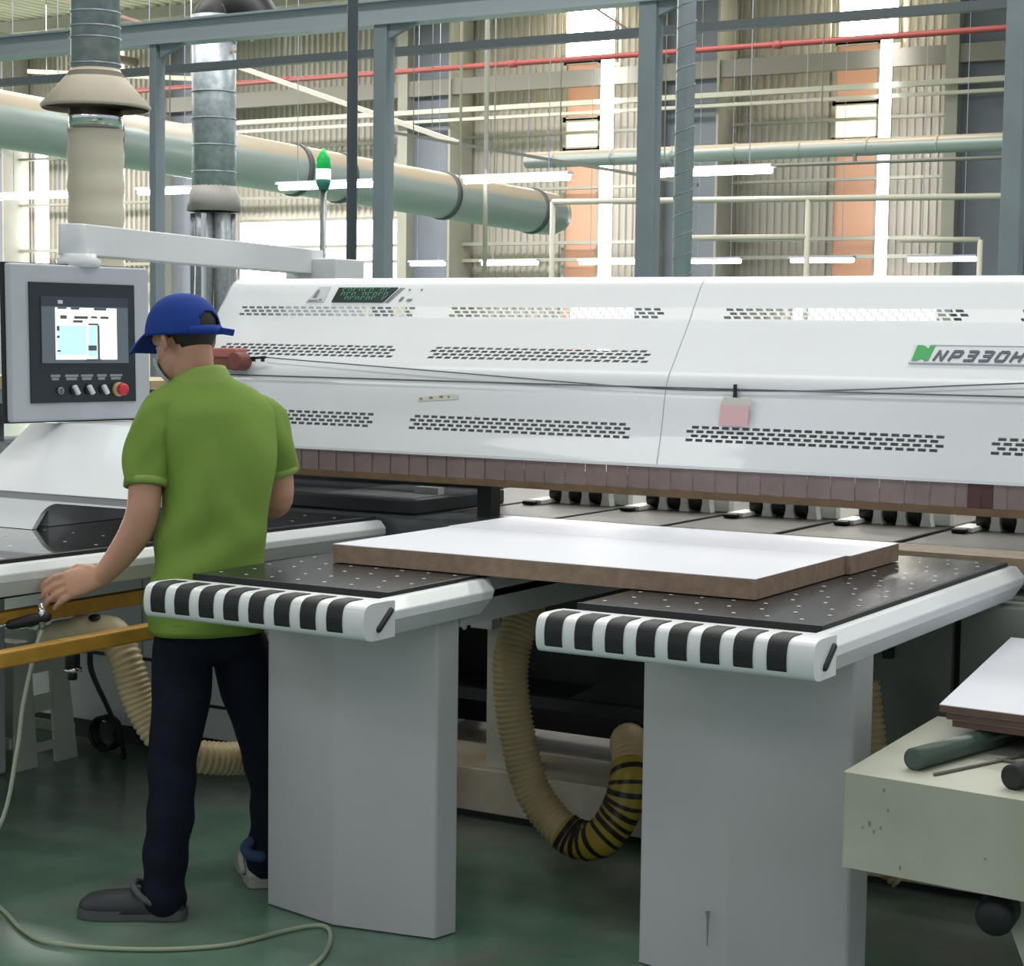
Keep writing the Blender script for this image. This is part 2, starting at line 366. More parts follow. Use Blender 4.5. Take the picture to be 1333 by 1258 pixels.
# signal beacon
t = thing('signal_beacon', (-5.54, 7.5, 0), 'green signal beacon on a slim pole above the hood', 'beacon')
b = MB(); b.tube([(-5.54, 7.5, 0), (-5.54, 7.5, 2.24)], .016, 10); build('pole', b, STEEL, t)
b = MB(); b.lathe((-5.54, 7.5, 2.24), (0,0,1), [(0, .024), (.03, .036), (.05, .036)], 20); build('base', b, mat('teal_beacon_base', '#3a8f80', .5), t)
b = MB(); b.lathe((-5.54, 7.5, 2.29), (0,0,1), [(0, .037), (.05, .037)], 20); build('lit_band', b, mat('beacon_lit', '#d9ffe6', .3, emit='#c8ffdc', estr=2.2), t)
b = MB(); b.lathe((-5.54, 7.5, 2.34), (0,0,1), [(0, .037), (.05, .034), (.07, .022), (.10, .008)], 20); build('green_lens', b, mat('beacon_green', '#19b055', .3, emit='#12b24c', estr=.5), t)
t = thing('thin_pole', (-5.37, 7.5, 0), 'dark slim vertical pole with round foot just behind the hood', 'pole')
b = MB(); b.tube([(-5.37, 7.5, 0), (-5.37, 7.5, 9.3)], .026, 12); build('shaft', b, mat('dark_pole_paint', '#5b636b', .5), t)
b = MB(); b.lathe((-5.37, 7.5, 1.84), (0,0,1), [(0, .04), (.04, .04), (.06, .026)], 16); build('foot_collar', b, DARKGREY, t)

# fluorescent lamps
TUBE = mat('fluorescent_tube', '#ffffff', .3, emit='#f4f4ff', estr=24)
HOUS = mat('lamp_housing', '#c9c9dc', .5)
def lamp(x0, x1, y, z, s, label, grp):
    t = thing('fluorescent_lamp', ((x0+x1)/2, y, z), label, 'lamp', grp)
    b = MB(); b.prism([(x0, y-.06*s, z+.05*s), (x0, y+.06*s, z+.05*s), (x0, y+.1*s, z+.015*s), (x0, y-.1*s, z+.015*s)], (x1-x0, 0, 0)); build('housing', b, HOUS, t)
    b = MB(); b.tube([(x0+.02, y, z-.02*s), (x1-.02, y, z-.02*s)], .038*s, 10); build('tube', b, TUBE, t)
    for q in (.2, .8):
        b = MB(); xx = x0+(x1-x0)*q; b.tube([(xx, y, z+.05*s), (xx, y, 9.3)], .006, 6); build('hanger', b, HOUS, t)
R1 = ['leftmost lamp of the upper row, left of the beige-coned pipe', 'short lamp of the upper row, showing beside the second dust pipe', 'upper-row lamp behind the green beacon', 'brightest wide lamp in the middle of the upper row', 'upper-row lamp behind the spiral pipe at right']
for (x0, x1), l in zip(((-20.62, -19.15), (-17.95, -16.9), (-15.5, -13.95), (-12.62, -11.1), (-9.95, -8.48)), R1):
    lamp(x0, x1, 20, 3.46, 1.0, l, 'lamps of the upper row')
R2 = ['smallest lamp of the lower row, under the wide bright window', 'lower-row lamp second from the left', 'lower-row lamp crossing the first narrow daylight slot', 'lower-row lamp just right of the spiral pipe', 'lower-row lamp beside the second narrow daylight slot', 'rightmost lamp of the lower row']
for (x0, x1), l in zip(((-21.45, -20.6), (-19.75, -18.45), (-17.55, -16.3), (-15.25, -14.15), (-13.2, -11.98), (-11.0, -9.77)), R2):
    lamp(x0, x1, 32, 2.96, 1.05, l, 'lamps of the lower row')

# ------------------------------------------------------------------ air tables
TZ = .922
NL = 0.672
def nose_prof(y0):        # y, z outline of the striped front nose; y0 = front
    c = spline([(y0+.040, .9165, 0), (y0+.020, .9135, 0), (y0+.006, .903, 0), (y0, .880, 0), (y0+.002, .850, 0), (y0+.013, .833, 0), (y0+.036, .827, 0)], 4)
    return [(y0+.13, .914), (y0+.1, .916)]+[(p.x, p.y) for p in c]+[(y0+.13, .827)]
def make_table(x0, y0, y1, root, rail_end=None):
    x1 = x0+NL
    # top
    b = MB(); xi0, xi1, yi0 = x0+.012, x1-.062, y0+.185
    b.box(xi0, xi1, yi0, y1, .88, TZ)
    rnd = random.Random(3)
    for i in range(7):
        for j in range(15):
            px = xi0+.05+i*(xi1-xi0-.1)/6+((j % 2)*.03-.015); py = yi0+.06+j*(y1-yi0-.1)/14
            r = .0055
            b.add([(px+r*math.cos(a*PI/4), py+r*math.sin(a*PI/4), TZ+.0012) for a in range(8)], [tuple(range(8))], 1)
    build('tabletop', b, [BLACKTOP, DOT], root)
    b = MB(); b.box(xi0, xi1+.012, yi0-.012, yi0, .885, TZ+.0015); b.box(xi1, xi1+.012, yi0, y1, .885, TZ+.0015); build('edge_seal', b, RUBBER, root)
    # nose
    pf = nose_prof(y0); b = MB()
    b.prism([(x0, y, z) for y, z in pf], (NL, 0, 0), 0, True)
    nose = build('front_nose', b, WHITE, root)
    # slot in the right end of the nose
    b = MB(); q = [Vector((x1+.001, y0+.06, .853)), Vector((x1+.001, y0+.11, .892))]
    b.tube(q, .008, 10, round_end=True); build('end_slot', b, BLACK, nose)
    # rubber straps wrapping the nose
    sp = [(p.x, p.y) for p in spline([(y0+.085, .9178, 0), (y0+.040, .9188, 0), (y0+.0185, .9155, 0), (y0+.0035, .904, 0), (y0-.003, .880, 0), (y0-.001, .850, 0)], 3)]
    for k in range(8):
        xs = x0+.024+k*.0775
        b = MB(); o = [(xs, y, z) for y, z in sp]; inn = [(xs, y+.008, z-.008) for y, z in sp]
        n = len(o); V = []
        for xx in (0, .0445): V += [(p[0]+xx, p[1], p[2]) for p in o]+[(p[0]+xx, p[1], p[2]) for p in inn]
        F = []
        for i in range(n-1):
            F += [(i, i+1, 2*n+i+1, 2*n+i), (n+i, 3*n+i, 3*n+i+1, n+i+1), (i, n+i, n+i+1, i+1), (2*n+i, 2*n+i+1, 3*n+i+1, 3*n+i)]
        F += [(0, 2*n, 3*n, n), (n-1, 2*n-1, 4*n-1, 3*n-1)]
        b.add(V, F, 0, False); build('strap', b, RUBBER, root)
    # right rail: bright upper bevel, darker under face
    b = MB(); xr = x1-.05; ry = y0+.13; re_ = rail_end or y1
    sec = [(xr, .914), (xr+.022, .914), (xr+.05, .888), (xr+.05, .868), (xr+.026, .826), (xr, .826)]
    b.rings([[(x, ry, z) for x, z in sec], [(x, re_-(.888-max(z, .80))*.55, z) for x, z in sec]], 0, True, False, False)
    build('side_rail', b, WHITE, root, .003)
    b = MB(); b.box(x0+.0, x0+.012, y0+.2, y1, .84, .914); build('side_rail', b, WHITE, root)
    # frame beam below the top
    b = MB()
    if rail_end: b.box(x0+.05, x0+.07+.5615, y0+.49, y1-.22, .80, .879); b.box(x1-.049, x0+.07+.5615, y0+.49, y1, .86, .915)
    else: b.box(x0+.05, x0+.07+.50, y0+.49, y1-.18, .82, .879)
    build('frame_beam', b, PILLAR, root)
    # pillar: six-sided plan
    px = x0+.07; py = y0+.355
    pl = [(px, py+.055), (px+.262, py), (px+.545, py+.05), (px+.562, py+.13), (px+.30, py+.165), (px, py+.13)]
    b = MB(); b.prism([(x, y, .004) for x, y in pl], (0, 0, .85)); build('pillar', b, PILLAR, root, .008, 3)
XB, YB = -3.180, 3.56
XC = -2.115
tb = thing('air_table', (XB+.35, YB+.5, 0), 'black-topped air table with striped nose beside the worker, under the boards', 'table', 'air float tables')
make_table(XB, YB, 5.26, tb, 4.15)
tc_ = thing('air_table', (XC+.35, YB+.62, 0), 'black-topped air table with striped nose nearer the camera, right of the hanging hose', 'table', 'air float tables')
make_table(XC, YB+.12, 5.27, tc_)
b = MB(); b.prism([(-1.836, 4.0245, .185), (-1.824, 4.0265, .186), (-1.826, 4.0262, .165), (-1.8285, 4.0258, .10), (-1.8305, 4.0255, .10), (-1.832, 4.0252, .165)], (0, -.0008, 0)); build('drip_stain', b, mat('stain_grey', '#7b7f80', .6), tc_, recalc=False)

# left table: seen from its side behind the worker
ta = thing('air_table', (-4.4, 4.4, 0), 'glossy black air table at far left behind the worker, no striped nose visible', 'table', 'air float tables')
b = MB(); AX = [(-3.785, 3.2), (-3.655, 5.24), (-5.6, 5.24), (-5.6, 3.2)]
b.prism([(x, y, .88) for x, y in AX], (0, 0, TZ-.88))
dv = Vector((-3.655+3.785, 5.24-3.2, 0)).normalized(); sd = Vector((-dv.y, dv.x, 0))
for i in range(9):
    for j in range(11):
        p = Vector((-3.80, 3.3, 0))+dv*(.05+j*.18)+sd*(.07+i*.13+(j % 2)*.03); r = .006
        b.add([(p.x+r*math.cos(a*PI/4), p.y+r*math.sin(a*PI/4), TZ+.0012) for a in range(8)], [tuple(range(8))], 1)
build('tabletop', b, [mat('polished_black_laminate', '#303235', .12, var=.2, scale=6, coat=1.), DOT], ta)
def along(x, y, prof):     # profile (offset to the right, z) swept along the table edge
    return [(Vector((x, y, 0))-sd*o+Vector((0, 0, z))) for o, z in prof]
L = Vector((-3.655+3.785, 5.24-3.2, 0))
b = MB(); b.prism(along(-3.785, 3.2, [(-.01, TZ+.004), (.012, TZ+.004), (.012, .885), (-.01, .885)]), L); build('edge_seal', b, RUBBER, ta)
b = MB(); b.prism(along(-3.785, 3.2, [(.012, .916), (.034, .914), (.055, .892), (.055, .872), (.03, .828), (-.02, .828), (-.02, .87)]), L); build('side_rail', b, WHITE, ta, .003)
b = MB(); p = Vector((-3.655, 5.235, 0)); b.prism(along(-3.655, 5.22, [(.03, .90), (.05, .89), (.05, .87), (.034, .85)]), dv*.02); build('rail_end_cap', b, BLACK, ta)
b = MB(); b.box(-5.35, -4.79, 4.2, 4.66, .004, .86); build('pillar', b, WHITE2, ta, .01)
b = MB(); b.box(-5.5, -3.9, 3.5, 5.0, .79, .879); build('frame_beam', b, DARK, ta)

# ------------------------------------------------------------------ boards
def board(x0, x1, y0, y1, z, h, label, grp, split=True, rot=0., m=MDF):
    t = thing('melamine_board', ((x0+x1)/2, (y0+y1)/2, z), label, 'board', grp)
    b = MB(); b.box(x0, x1, y0, y1, z, z+h-.0015); build('core', b, m, t)
    b = MB(); b.box(x0, x1, y0, y1, z+h-.0015, z+h); build('white_face', b, BOARDW, t)
    return t
G = 'cut boards on the air tables'
board(-3.02, -1.775, 4.14, 4.735, TZ+.0025, .05, 'thick white-faced brown board lying in front, its edge towards the camera', G)
board(-3.03, -1.762, 4.738, 5.12, TZ+.0025, .05, 'thick white-faced brown board behind the joint line, pushed towards the saw', G)

# ------------------------------------------------------------------ the saw
saw = thing('panel_saw', (-2.6, 5.9, 0), 'long white panel saw with vented curved hood filling the middle', 'machine')
XL, XR = -4.57, -.6
raw = [(5.30, 1.148), (5.329, 1.256), (5.361, 1.40), (5.423, 1.484), (5.504, 1.582), (5.558, 1.657), (5.622, 1.732), (5.70, 1.747), (5.82, 1.747), (5.92, 1.742), (5.96, 1.725)]
prof = [(p.x, p.y) for p in spline([(y, z, 0) for y, z in raw], 8)]
def at_z(z):
    for (a, b), (c, d) in zip(prof, prof[1:]):
        if b <= z <= d: return a+(c-a)*(z-b)/max(d-b, 1e-9)
    return prof[-1][0]
bands = {  # name: (z0, z1, rows, blocks, slant)
    'a': (1.605, 1.643, 3, [(-4.47, -3.66), (-3.545, -2.68), (-2.505, -1.675), (-1.555, -.75)], -.006),
    'b': (1.462, 1.506, 4, [(-4.475, -3.67), (-3.555, -2.685)], .006),
    'c': (1.222, 1.275, 4, [(-4.48, -3.69), (-3.572, -2.70), (-2.535, -1.68), (-1.572, -.72)], 0.)}
zl = []
for k, (z0, z1, r, bl, sl) in bands.items():
    for i in range(r+1): zl.append((z0+(z1-z0)*i/r, k))
lines = [(y, z) for y, z in prof if not any(z0-.004 < z < z1+.004 for z0, z1, *_ in bands.values() if y < 5.64)]
lines += [(at_z(z), z) for z, k in zl]
fr = sorted([p for p in lines if p[0] < 5.66], key=lambda p: p[1]); bk = sorted([p for p in lines if p[0] >= 5.66], key=lambda p: p[0])
lines = fr+bk
def nrm(y, z):
    i = min(range(len(prof)), key=lambda k: (prof[k][0]-y)**2+(prof[k][1]-z)**2)
    a = prof[max(i-1, 0)]; b_ = prof[min(i+1, len(prof)-1)]; dy, dz = b_[0]-a[0], b_[1]-a[1]; l = math.hypot(dy, dz)
    return Vector((0, -dz/l, dy/l))
hb = MB()
def quad(x0, x1, A, B): hb.add([(x0, *A), (x1, *A), (x1, *B), (x0, *B)], [(0, 1, 2, 3)], 0, True)
for A, B in zip(lines, lines[1:]):
    zm = (A[1]+B[1])/2
    bd = next((v for v in bands.values() if v[0] < zm < v[1] and A[0] < 5.65), None)
    if not bd: quad(XL, XR, A, B); continue
    z0, z1, rows, blocks, sl = bd; ri = int((zm-z0)/((z1-z0)/rows)); x = XL
    lerp = lambda t: (A[0]+(B[0]-A[0])*t, A[1]+(B[1]-A[1])*t)
    for x0, x1 in blocks:
        off = (ri % 2)*.017; x0 += off; n = int((x1-x0-.017+off*0)/.034); quad(x, x0, A, B)
        for k in range(n):
            c0 = x0+k*.034; c1 = c0+.034; lo, hi = lerp(.17), lerp(.83); s = sl
            V = [(c0, *A), (c1, *A), (c1, *B), (c0, *B), (c0+.005-s*.5, *lo), (c1-.005-s*.5, *lo), (c1-.005+s*.5, *hi), (c0+.005+s*.5, *hi)]
            hb.add(V, [(0,1,5,4), (1,2,6,5), (2,3,7,6), (3,0,4,7)], 0, True)
        x = x0+n*.034
    quad(x, XR, A, B)
hood = build('hood', hb, HOODW, saw, recalc=False)
hood.data.normals_split_custom_set_from_vertices([nrm(v.co.y+5.9, v.co.z) for v in hood.data.vertices])
# closed left end, folded lower lip, seam
b = MB(); end = [(XL, y, z) for y, z in prof]+[(XL, 5.96, 1.148)]
b.prism(end, (.006, 0, 0)); build('hood_end_panel', b, HOODW, saw)
b = MB(); b.box(XL, XR, 5.30, 5.34, 1.14, 1.149); build('hood_lip', b, HOODW, saw)
for xs in (-2.617,):
    b = MB()
    for A, B in zip(lines, lines[1:]):
        nA, nB = nrm(*A), nrm(*B)
        b.add([(xs-.0012, A[0]+nA.y*.0008, A[1]+nA.z*.0008), (xs+.0012, A[0]+nA.y*.0008, A[1]+nA.z*.0008), (xs+.0012, B[0]+nB.y*.0008, B[1]+nB.z*.0008), (xs-.0012, B[0]+nB.y*.0008, B[1]+nB.z*.0008)], [(0,1,2,3)])
    build('panel_seam', b, mat('seam_line_grey', '#9aa0a4', .6), saw)  # thin grey strip drawn along the panel seam
# inner baffle below the top vents
b = MB(); b.box(XL+.02, XR, 5.62, 5.64, 1.16, 1.50); build('inner_baffle', b, WHITE2, saw)
b = MB(); b.box(XL+.02, XR, 5.36, 5.62, 1.155, 1.165); build('inner_floor_plate', b, WHITE2, saw)
# parts that lie on the sloping hood face
def onhood(z, x, lift): 
    y = at_z(z); n_ = nrm(y, z); return Vector((x, y+n_.y*lift, z+n_.z*lift))
def decal(name, quads, m, parent, lift, thick=.002):
    b = MB()
    for q in quads:      # list of (x, z) corners
        n_ = nrm(at_z(sum(p[1] for p in q)/len(q)), sum(p[1] for p in q)/len(q))
        pts = [onhood(z, x, lift) for x, z in q]
        b.prism(pts, n_*thick)
    return build(name, b, m, parent)
dz0, dz1 = 1.656, 1.708
dis = decal('display', [[(-4.064, dz0), (-3.84, dz0), (-3.80, dz1), (-4.058, dz1)]], mat('dark_display_glass', '#20312f', .2), saw, .001, .004)
gq = []
for r in range(3):
    for k in range(9):
        x = -4.035+k*.0235; z = 1.663+r*.0155
        if (k*3+r*5) % 7 == 0: continue
        gq += [[(x, z), (x+.004, z), (x+.004, z+.011), (x, z+.011)], [(x+.006, z+.009), (x+.016, z+.009), (x+.016, z+.012), (x+.006, z+.012)]]
        if (k+r) % 2: gq.append([(x+.013, z), (x+.016, z), (x+.016, z+.009), (x+.013, z+.009)])
decal('digits', gq, mat('green_led', '#4f8a74', .4, emit='#3f8a68', estr=.12), dis, .005, .001)
decal('label', [[(-4.18, dz0), (-4.10, dz0), (-4.10, dz1+.004), (-4.15, dz1+.004)]], mat('pale_label', '#c9ccd0', .5), saw, .001)
decal('label_print', [[(-4.172, 1.658), (-4.13, 1.658), (-4.13, 1.663), (-4.172, 1.663)], [(-4.158, 1.672), (-4.14, 1.672), (-4.14, 1.70), (-4.15, 1.70)], [(-4.125, 1.66), (-4.112, 1.66), (-4.112, 1.667), (-4.125, 1.667)]], mat('grey_print', '#7d8288', .6), saw, .0035, .0008)
decal('stripe', [[(-3.832, dz0), (-3.825, dz0), (-3.783, dz1), (-3.79, dz1)], [(-3.822, dz0-.002), (-3.817, dz0-.002), (-3.772, dz1), (-3.777, dz1)]], MATS['grey_print'], saw, .001, .0012)
decal('button', [[(-3.775, 1.661), (-3.765, 1.661), (-3.758, 1.675), (-3.768, 1.675)], [(-3.742, 1.661), (-3.725, 1.661), (-3.72, 1.668), (-3.738, 1.668)], [(-3.752, 1.70), (-3.746, 1.70), (-3.744, 1.704), (-3.75, 1.704)], [(-3.70, 1.70), (-3.694, 1.70), (-3.693, 1.704), (-3.699, 1.704)]], MATS['grey_print'], saw, .001, .002)
# name plate
bz0, bz1 = 1.477, 1.532
bdg = decal('name_plate', [[(-1.85, bz0), (-1.15, bz0), (-1.15, bz1), (-1.85, bz1)]], mat('silver_plate', '#d3d8de', .35, metal=.15), saw, .001, .003)
decal('plate_rim', [[(-1.85, bz0), (-1.15, bz0), (-1.15, bz0+.003), (-1.85, bz0+.003)], [(-1.80, bz1-.003), (-1.15, bz1-.003), (-1.15, bz1), (-1.80, bz1)]], mat('plate_rim_grey', '#aab0b8', .4), bdg, .004, .001)
G0, G1 = 1.484, 1.530
decal('green_logo', [[(-1.843, G0), (-1.827, G0), (-1.822, (G0+G1)/2), (-1.822, G1), (-1.838, G1)], [(-1.827, G0), (-1.815, G0+.006), (-1.806, G0+.004), (-1.80, G1-.012), (-1.81, G1-.004), (-1.822, G1), (-1.822, (G0+G1)/2)], [(-1.806, G0), (-1.792, G0), (-1.783, G1), (-1.797, G1), (-1.802, G1-.01)]], mat('logo_green', '#37a659', .45), bdg, .004, .0015)
def strokes(x, w_, h, segs, t_=.007, sl=.012):
    out = []
    z0 = 1.487
    for (ax, az, bx, bz) in segs:
        A = Vector((x+ax*w_+az*sl, z0+az*h)); B = Vector((x+bx*w_+bz*sl, z0+bz*h)); d = (B-A).normalized(); pn = Vector((-d.y, d.x))*t_*.5
        A -= d*t_*.3; B += d*t_*.3
        out.append([tuple(A-pn), tuple(B-pn), tuple(B+pn), tuple(A+pn)])
    return out
LT = {'N': [(0,0,0,1), (0,1,.85,0), (.9,0,.9,1)], 'P': [(0,0,0,.95), (0,1,.85,1), (.95,.95,.95,.5), (.9,.42,.2,.42)],
      '3': [(0,1,.85,1), (.95,1,.95,0), (.15,.52,.85,.52), (0,0,.85,0)], '0': [(0,.1,0,.9), (.1,1,.9,1), (1,.9,1,.1), (.9,0,.1,0)], 'H': [(0,0,0,1), (.95,0,.95,1), (.1,.5,.9,.5)]}
for i, ch in enumerate('NP330H'):
    decal('letter', strokes(-1.776+i*.0455, .026, .026, LT[ch]), mat('letter_grey', '#4d5a66', .4), bdg, .0045, .002)
# dust curtain
CUR = mat('mauve_pvc_curtain', '#9c8986', .32, var=.18, scale=9, coat=.2)
b = MB(); x = XL+.05; k = 0
while x < XR:
    o = .004*(k % 2); wd = .038; m_ = 1 if k in (76, 77) else 0
    b.box(x, x+wd, 5.325+o, 5.328+o, 1.066, 1.142, m_); x += .038; k += 1
cur = build('dust_curtain', b, [CUR, mat('dark_red_curtain_strip', '#5e3a38', .4)], saw)
b = MB(); b.box(XL+.05, XR, 5.318, 5.335, 1.046, 1.068); build('bottom_strip', b, mat('brown_strip', '#7a6248', .55, var=.25, scale=20), cur)
# body, saw bed, rear supports
b = MB(); b.box(-4.6, -2.62, 5.265, 5.60, .86, TZ); build('bed_plate', b, mat('grey_bed_plate', '#54585b', .25, var=.2), saw)
b = MB(); b.box(-2.62, XR, 5.40, 5.60, .86, TZ); build('bed_strip', b, mat('tan_bed_strip', '#b5a186', .55, var=.25, scale=18), saw)
gaps = [-.72-.405*i for i in range(10)]
RG = mat('grey_brown_bed', '#423d38', .45, var=.2, scale=10)
for i in range(len(gaps)-1):
    b = MB(); b.box(gaps[i+1]+.015, gaps[i]-.015, 5.61, 7.1, .86, TZ); build('support_panel', b, RG, saw, .004)
b = MB(); b.box(-4.6, XR, 5.61, 7.2, .70, .80); build('rear_tray', b, BLACK, saw)
CW = mat('clamp_white', '#ecede8', .4)
for i in range(len(gaps)-1):
    if gaps[i] < -3.4: continue
    xa = gaps[i+1]+.05
    yc = 6.12
    b = MB(); b.box(xa, xa+.06, yc-.10, yc+.05, TZ+.001, TZ+.018); b.box(xa+.04, xa+.34, yc+.06, yc+.1, TZ+.001, TZ+.09)
    cl = build('gripper_clamp', b, CW, saw, .003)
    for k in range(3):
        b = MB(); xx = xa+.105+k*.085
        b.prism([(xx-.02, yc, TZ+.001), (xx+.02, yc, TZ+.001), (xx+.014, yc, TZ+.03), (xx+.014, yc, TZ+.085), (xx-.014, yc, TZ+.085), (xx-.014, yc, TZ+.03)], (0, .04, 0)); build('clamp_post', b, CW, cl)
        b = MB(); b.tube([(xx-.062, yc+.02, TZ+.04), (xx-.022, yc+.02, TZ+.04)], .034, 16); build('clamp_roller', b, BLACK, cl, .004)
    b = MB(); b.box(xa+.0, xa+.05, yc-.14, yc-.105, TZ+.001, TZ+.016); build('clamp_foot', b, BLACK, cl, .006)
b = MB(); b.box(-4.6, XR, 7.0, 7.08, TZ+.001, .97); build('pusher_beam', b, mat('pusher_beige', '#a9a290', .5), saw)
b = MB(); b.box(-3.40, -3.345, 5.50, 5.56, TZ, 1.09); build('guide_post', b, BLACK, saw)
# dark side fence with bright top plate
b = MB(); b.box(-5.0, -3.59, 5.40, 6.0, TZ+.001, .974); fe = build('side_fence', b, mat('dark_fence', '#33363a', .35), saw, .006)
b = MB(); b.box(-4.0, -3.62, 5.44, 5.95, .974, .977); build('fence_plate', b, STEEL, fe)
b = MB(); b.box(-5.8, -3.62, 6.0, 6.04, .923, 1.3); build('dark_backdrop', b, DARK, saw)  # added dark panel, blocks the bright hall behind the gap and its reflection
b = MB(); b.box(-3.74, -3.64, 5.62, 5.66, .977, 1.0); build('fence_bracket', b, CW, fe)
# lower frame
b = MB(); b.box(-3.6, XR, 5.05, 5.35, .025, .165); b.box(-3.6, XR, 5.35, 5.9, .025, .14); build('base_sill', b, mat('sill_cream', '#d6d4c8', .5, col2='#c4b08e', scale=6), saw, .004)
b = MB(); b.box(-3.6, XR, 5.08, 5.9, 0.0, .025); build('base_feet', b, BLACK, saw)
b = MB(); b.box(-3.098, -3.02, 5.08, 5.16, .165, .878); build('base_post', b, mat('post_cream', '#d2d2c6', .5), saw, .004)
b = MB(); b.box(-3.13, -3.05, 5.03, 5.078, .62, .66); b.tube([(-3.16, 5.05, .61), (-3.19, 5.05, .64), (-3.16, 5.05, .665), (-3.09, 5.05, .66)], .008, 8); build('cable_clip', b, WHITE2, saw, .003)
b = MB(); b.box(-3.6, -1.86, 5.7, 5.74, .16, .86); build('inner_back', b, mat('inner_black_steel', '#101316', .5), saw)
b = MB(); b.box(-3.6, -1.86, 5.42, 5.69, .30, .34); b.prism([(-3.0, 5.45, .34), (-2.3, 5.45, .34), (-2.35, 5.45, .48), (-2.7, 5.45, .50)], (0, .2, 0)); build('motor_carriage', b, DARK, saw)
for i, (x, z, r) in enumerate(((-3.10, .56, .045), (-2.72, .62, .07), (-2.42, .58, .06))):
    b = MB(); b.lathe((x, 5.40, z), (0, 1, 0), [(0, r*.5), (0, r), (.06, r), (.06, r*.8), (.28, r*.8)], 18); build('motor', b, DARK, saw)
for i in range(5):
    b = MB(); q = random.Random(i); x = -2.5+i*.06
    b.tube(spline([(x, 5.42, .80), (x+q.uniform(-.05, .05), 5.38, .62), (x+q.uniform(-.1, .02), 5.37, .42), (x+.1, 5.4, .30), (x+.16, 5.5, .33)]), .009, 8); build('loose_cable', b, BLACK, saw)
GB = mat('grey_green_cabinet', '#7d837c', .5, var=.1)
b = MB(); b.box(-1.86, -1.60, 5.12, 5.9, .03, .815); b.box(-1.575, XR, 5.12, 5.9, .03, .815); build('base_cabinet', b, GB, saw)
b = MB(); b.box(-1.60, -1.575, 5.15, 5.9, .03, .815); build('cabinet_gap', b, BLACK, saw)
b = MB(); b.box(-1.795, -1.765, 5.10, 5.12, .645, .69); build('latch', b, BLACK, saw, .003)
b = MB(); b.box(-5.6, -4.655, 5.2, 5.9, .085, .82); b.box(-4.65, -3.61, 5.2, 5.9, .085, .82); build('left_cabinet', b, WHITE2, saw, .003)
b = MB(); b.box(-5.6, -3.61, 5.26, 5.9, 0, .085); build('kick_space', b, BLACK, saw)
b = MB(); b.box(-5.2, -4.5, 5.19, 5.2, .34, .35); b.box(-4.35, -3.65, 5.19, 5.2, .20, .21); build('cabinet_cable', b, BLACK, saw)
b = MB(); b.box(-4.76, -4.69, 5.188, 5.2, .745, .765); build('cabinet_handle', b, BLACK, saw, .004)
# wires strung along the hood
b = MB(); b.tube([(-4.36, 5.345, 1.391), (-3.07, 5.343, 1.389), (-1.48, 5.345, 1.391), (-.7, 5.345, 1.392)], .0028, 6)
solo('stop_wire', b, mat('grey_wire', '#6f7378', .4, metal=.4), 'lower straight grey wire stretched along the hood front', 'wire')
b = MB(); b.tube(spline([(-4.215, 5.375, 1.457), (-4.15, 5.372, 1.452), (-3.494, 5.353, 1.423), (-2.709, 5.345, 1.387), (-2.35, 5.346, 1.386), (-2.017, 5.35, 1.397), (-1.484, 5.362, 1.43), (-.9, 5.37, 1.46)]), .0024, 6)
solo('sagging_wire', b, MATS['grey_wire'], 'upper sagging grey wire across the hood, starting at the red reel', 'wire')
t = thing('cord_reel', (-4.33, 5.34, 1.43), 'small red and brown cord reel on the hood behind the worker\'s neck', 'reel')
b = MB(); b.box(-4.42, -4.30, 5.30, 5.37, 1.452, 1.487); build('red_cover', b, mat('faded_red_plastic', '#b56a62', .5), t, .008)
b = MB(); b.lathe((-4.30, 5.29, 1.44), (0, 1, 0), [(0, .02), (0, .034), (.06, .034), (.08, .02)], 18); b.box(-4.41, -4.30, 5.305, 5.365, 1.41, 1.452); build('drum', b, mat('brown_red_plastic', '#7b4740', .5), t, .005)
b = MB(); b.tube([(-4.27, 5.35, 1.452), (-4.21, 5.36, 1.456)], .005, 8); b.box(-4.225, -4.217, 5.35, 5.362, 1.44, 1.46); b.box(-4.262, -4.254, 5.345, 5.358, 1.44, 1.458); build('cord_stop', b, BLACK, t)
t = thing('paper_tag', (-2.37, 5.33, 1.275), 'pink paper tag in clear sleeve clipped to the hood wire', 'tag')
b = MB(); b.prism([(-2.418, 5.320, 1.278), (-2.322, 5.317, 1.277), (-2.318, 5.322, 1.34), (-2.415, 5.325, 1.341)], (0, .002, 0)); build('pink_slip', b, mat('pink_paper', '#e2b9bd', .5), t)
b = MB(); b.prism([(-2.415, 5.325, 1.341), (-2.312, 5.322, 1.34), (-2.312, 5.327, 1.362), (-2.405, 5.328, 1.366)], (0, .002, 0)); build('sleeve', b, mat('clear_sleeve', '#cfccc4', .3), t)
b = MB(); b.box(-2.378, -2.370, 5.336, 5.348, 1.36, 1.405); b.tube([(-2.374, 5.338, 1.355), (-2.374, 5.338, 1.37)], .006, 8); build('clip', b, BLACK, t)
b = MB(); q = [onhood(z, x, .001) for x, z in ((-3.543, 1.318), (-3.38, 1.33), (-3.385, 1.345), (-3.42, 1.345), (-3.54, 1.332))]; b.prism(q, (0, -.0015, .0003))
for x, z, r in ((-3.53, 1.326, .006), (-3.49, 1.330, .008), (-3.45, 1.334, .008), (-3.42, 1.336, .005)):
    c_ = onhood(z, x, .003); b.add([c_+Vector((r*math.cos(a), 0, r*.8*math.sin(a))) for a in [k*PI/4 for k in range(8)]], [tuple(range(8))], 1)
solo('sticker', b, [mat('pale_sticker', '#d8d8ca', .5), mat('olive_print', '#8b8a4c', .6)], 'small torn pale sticker with olive print on the lower hood', 'sticker')

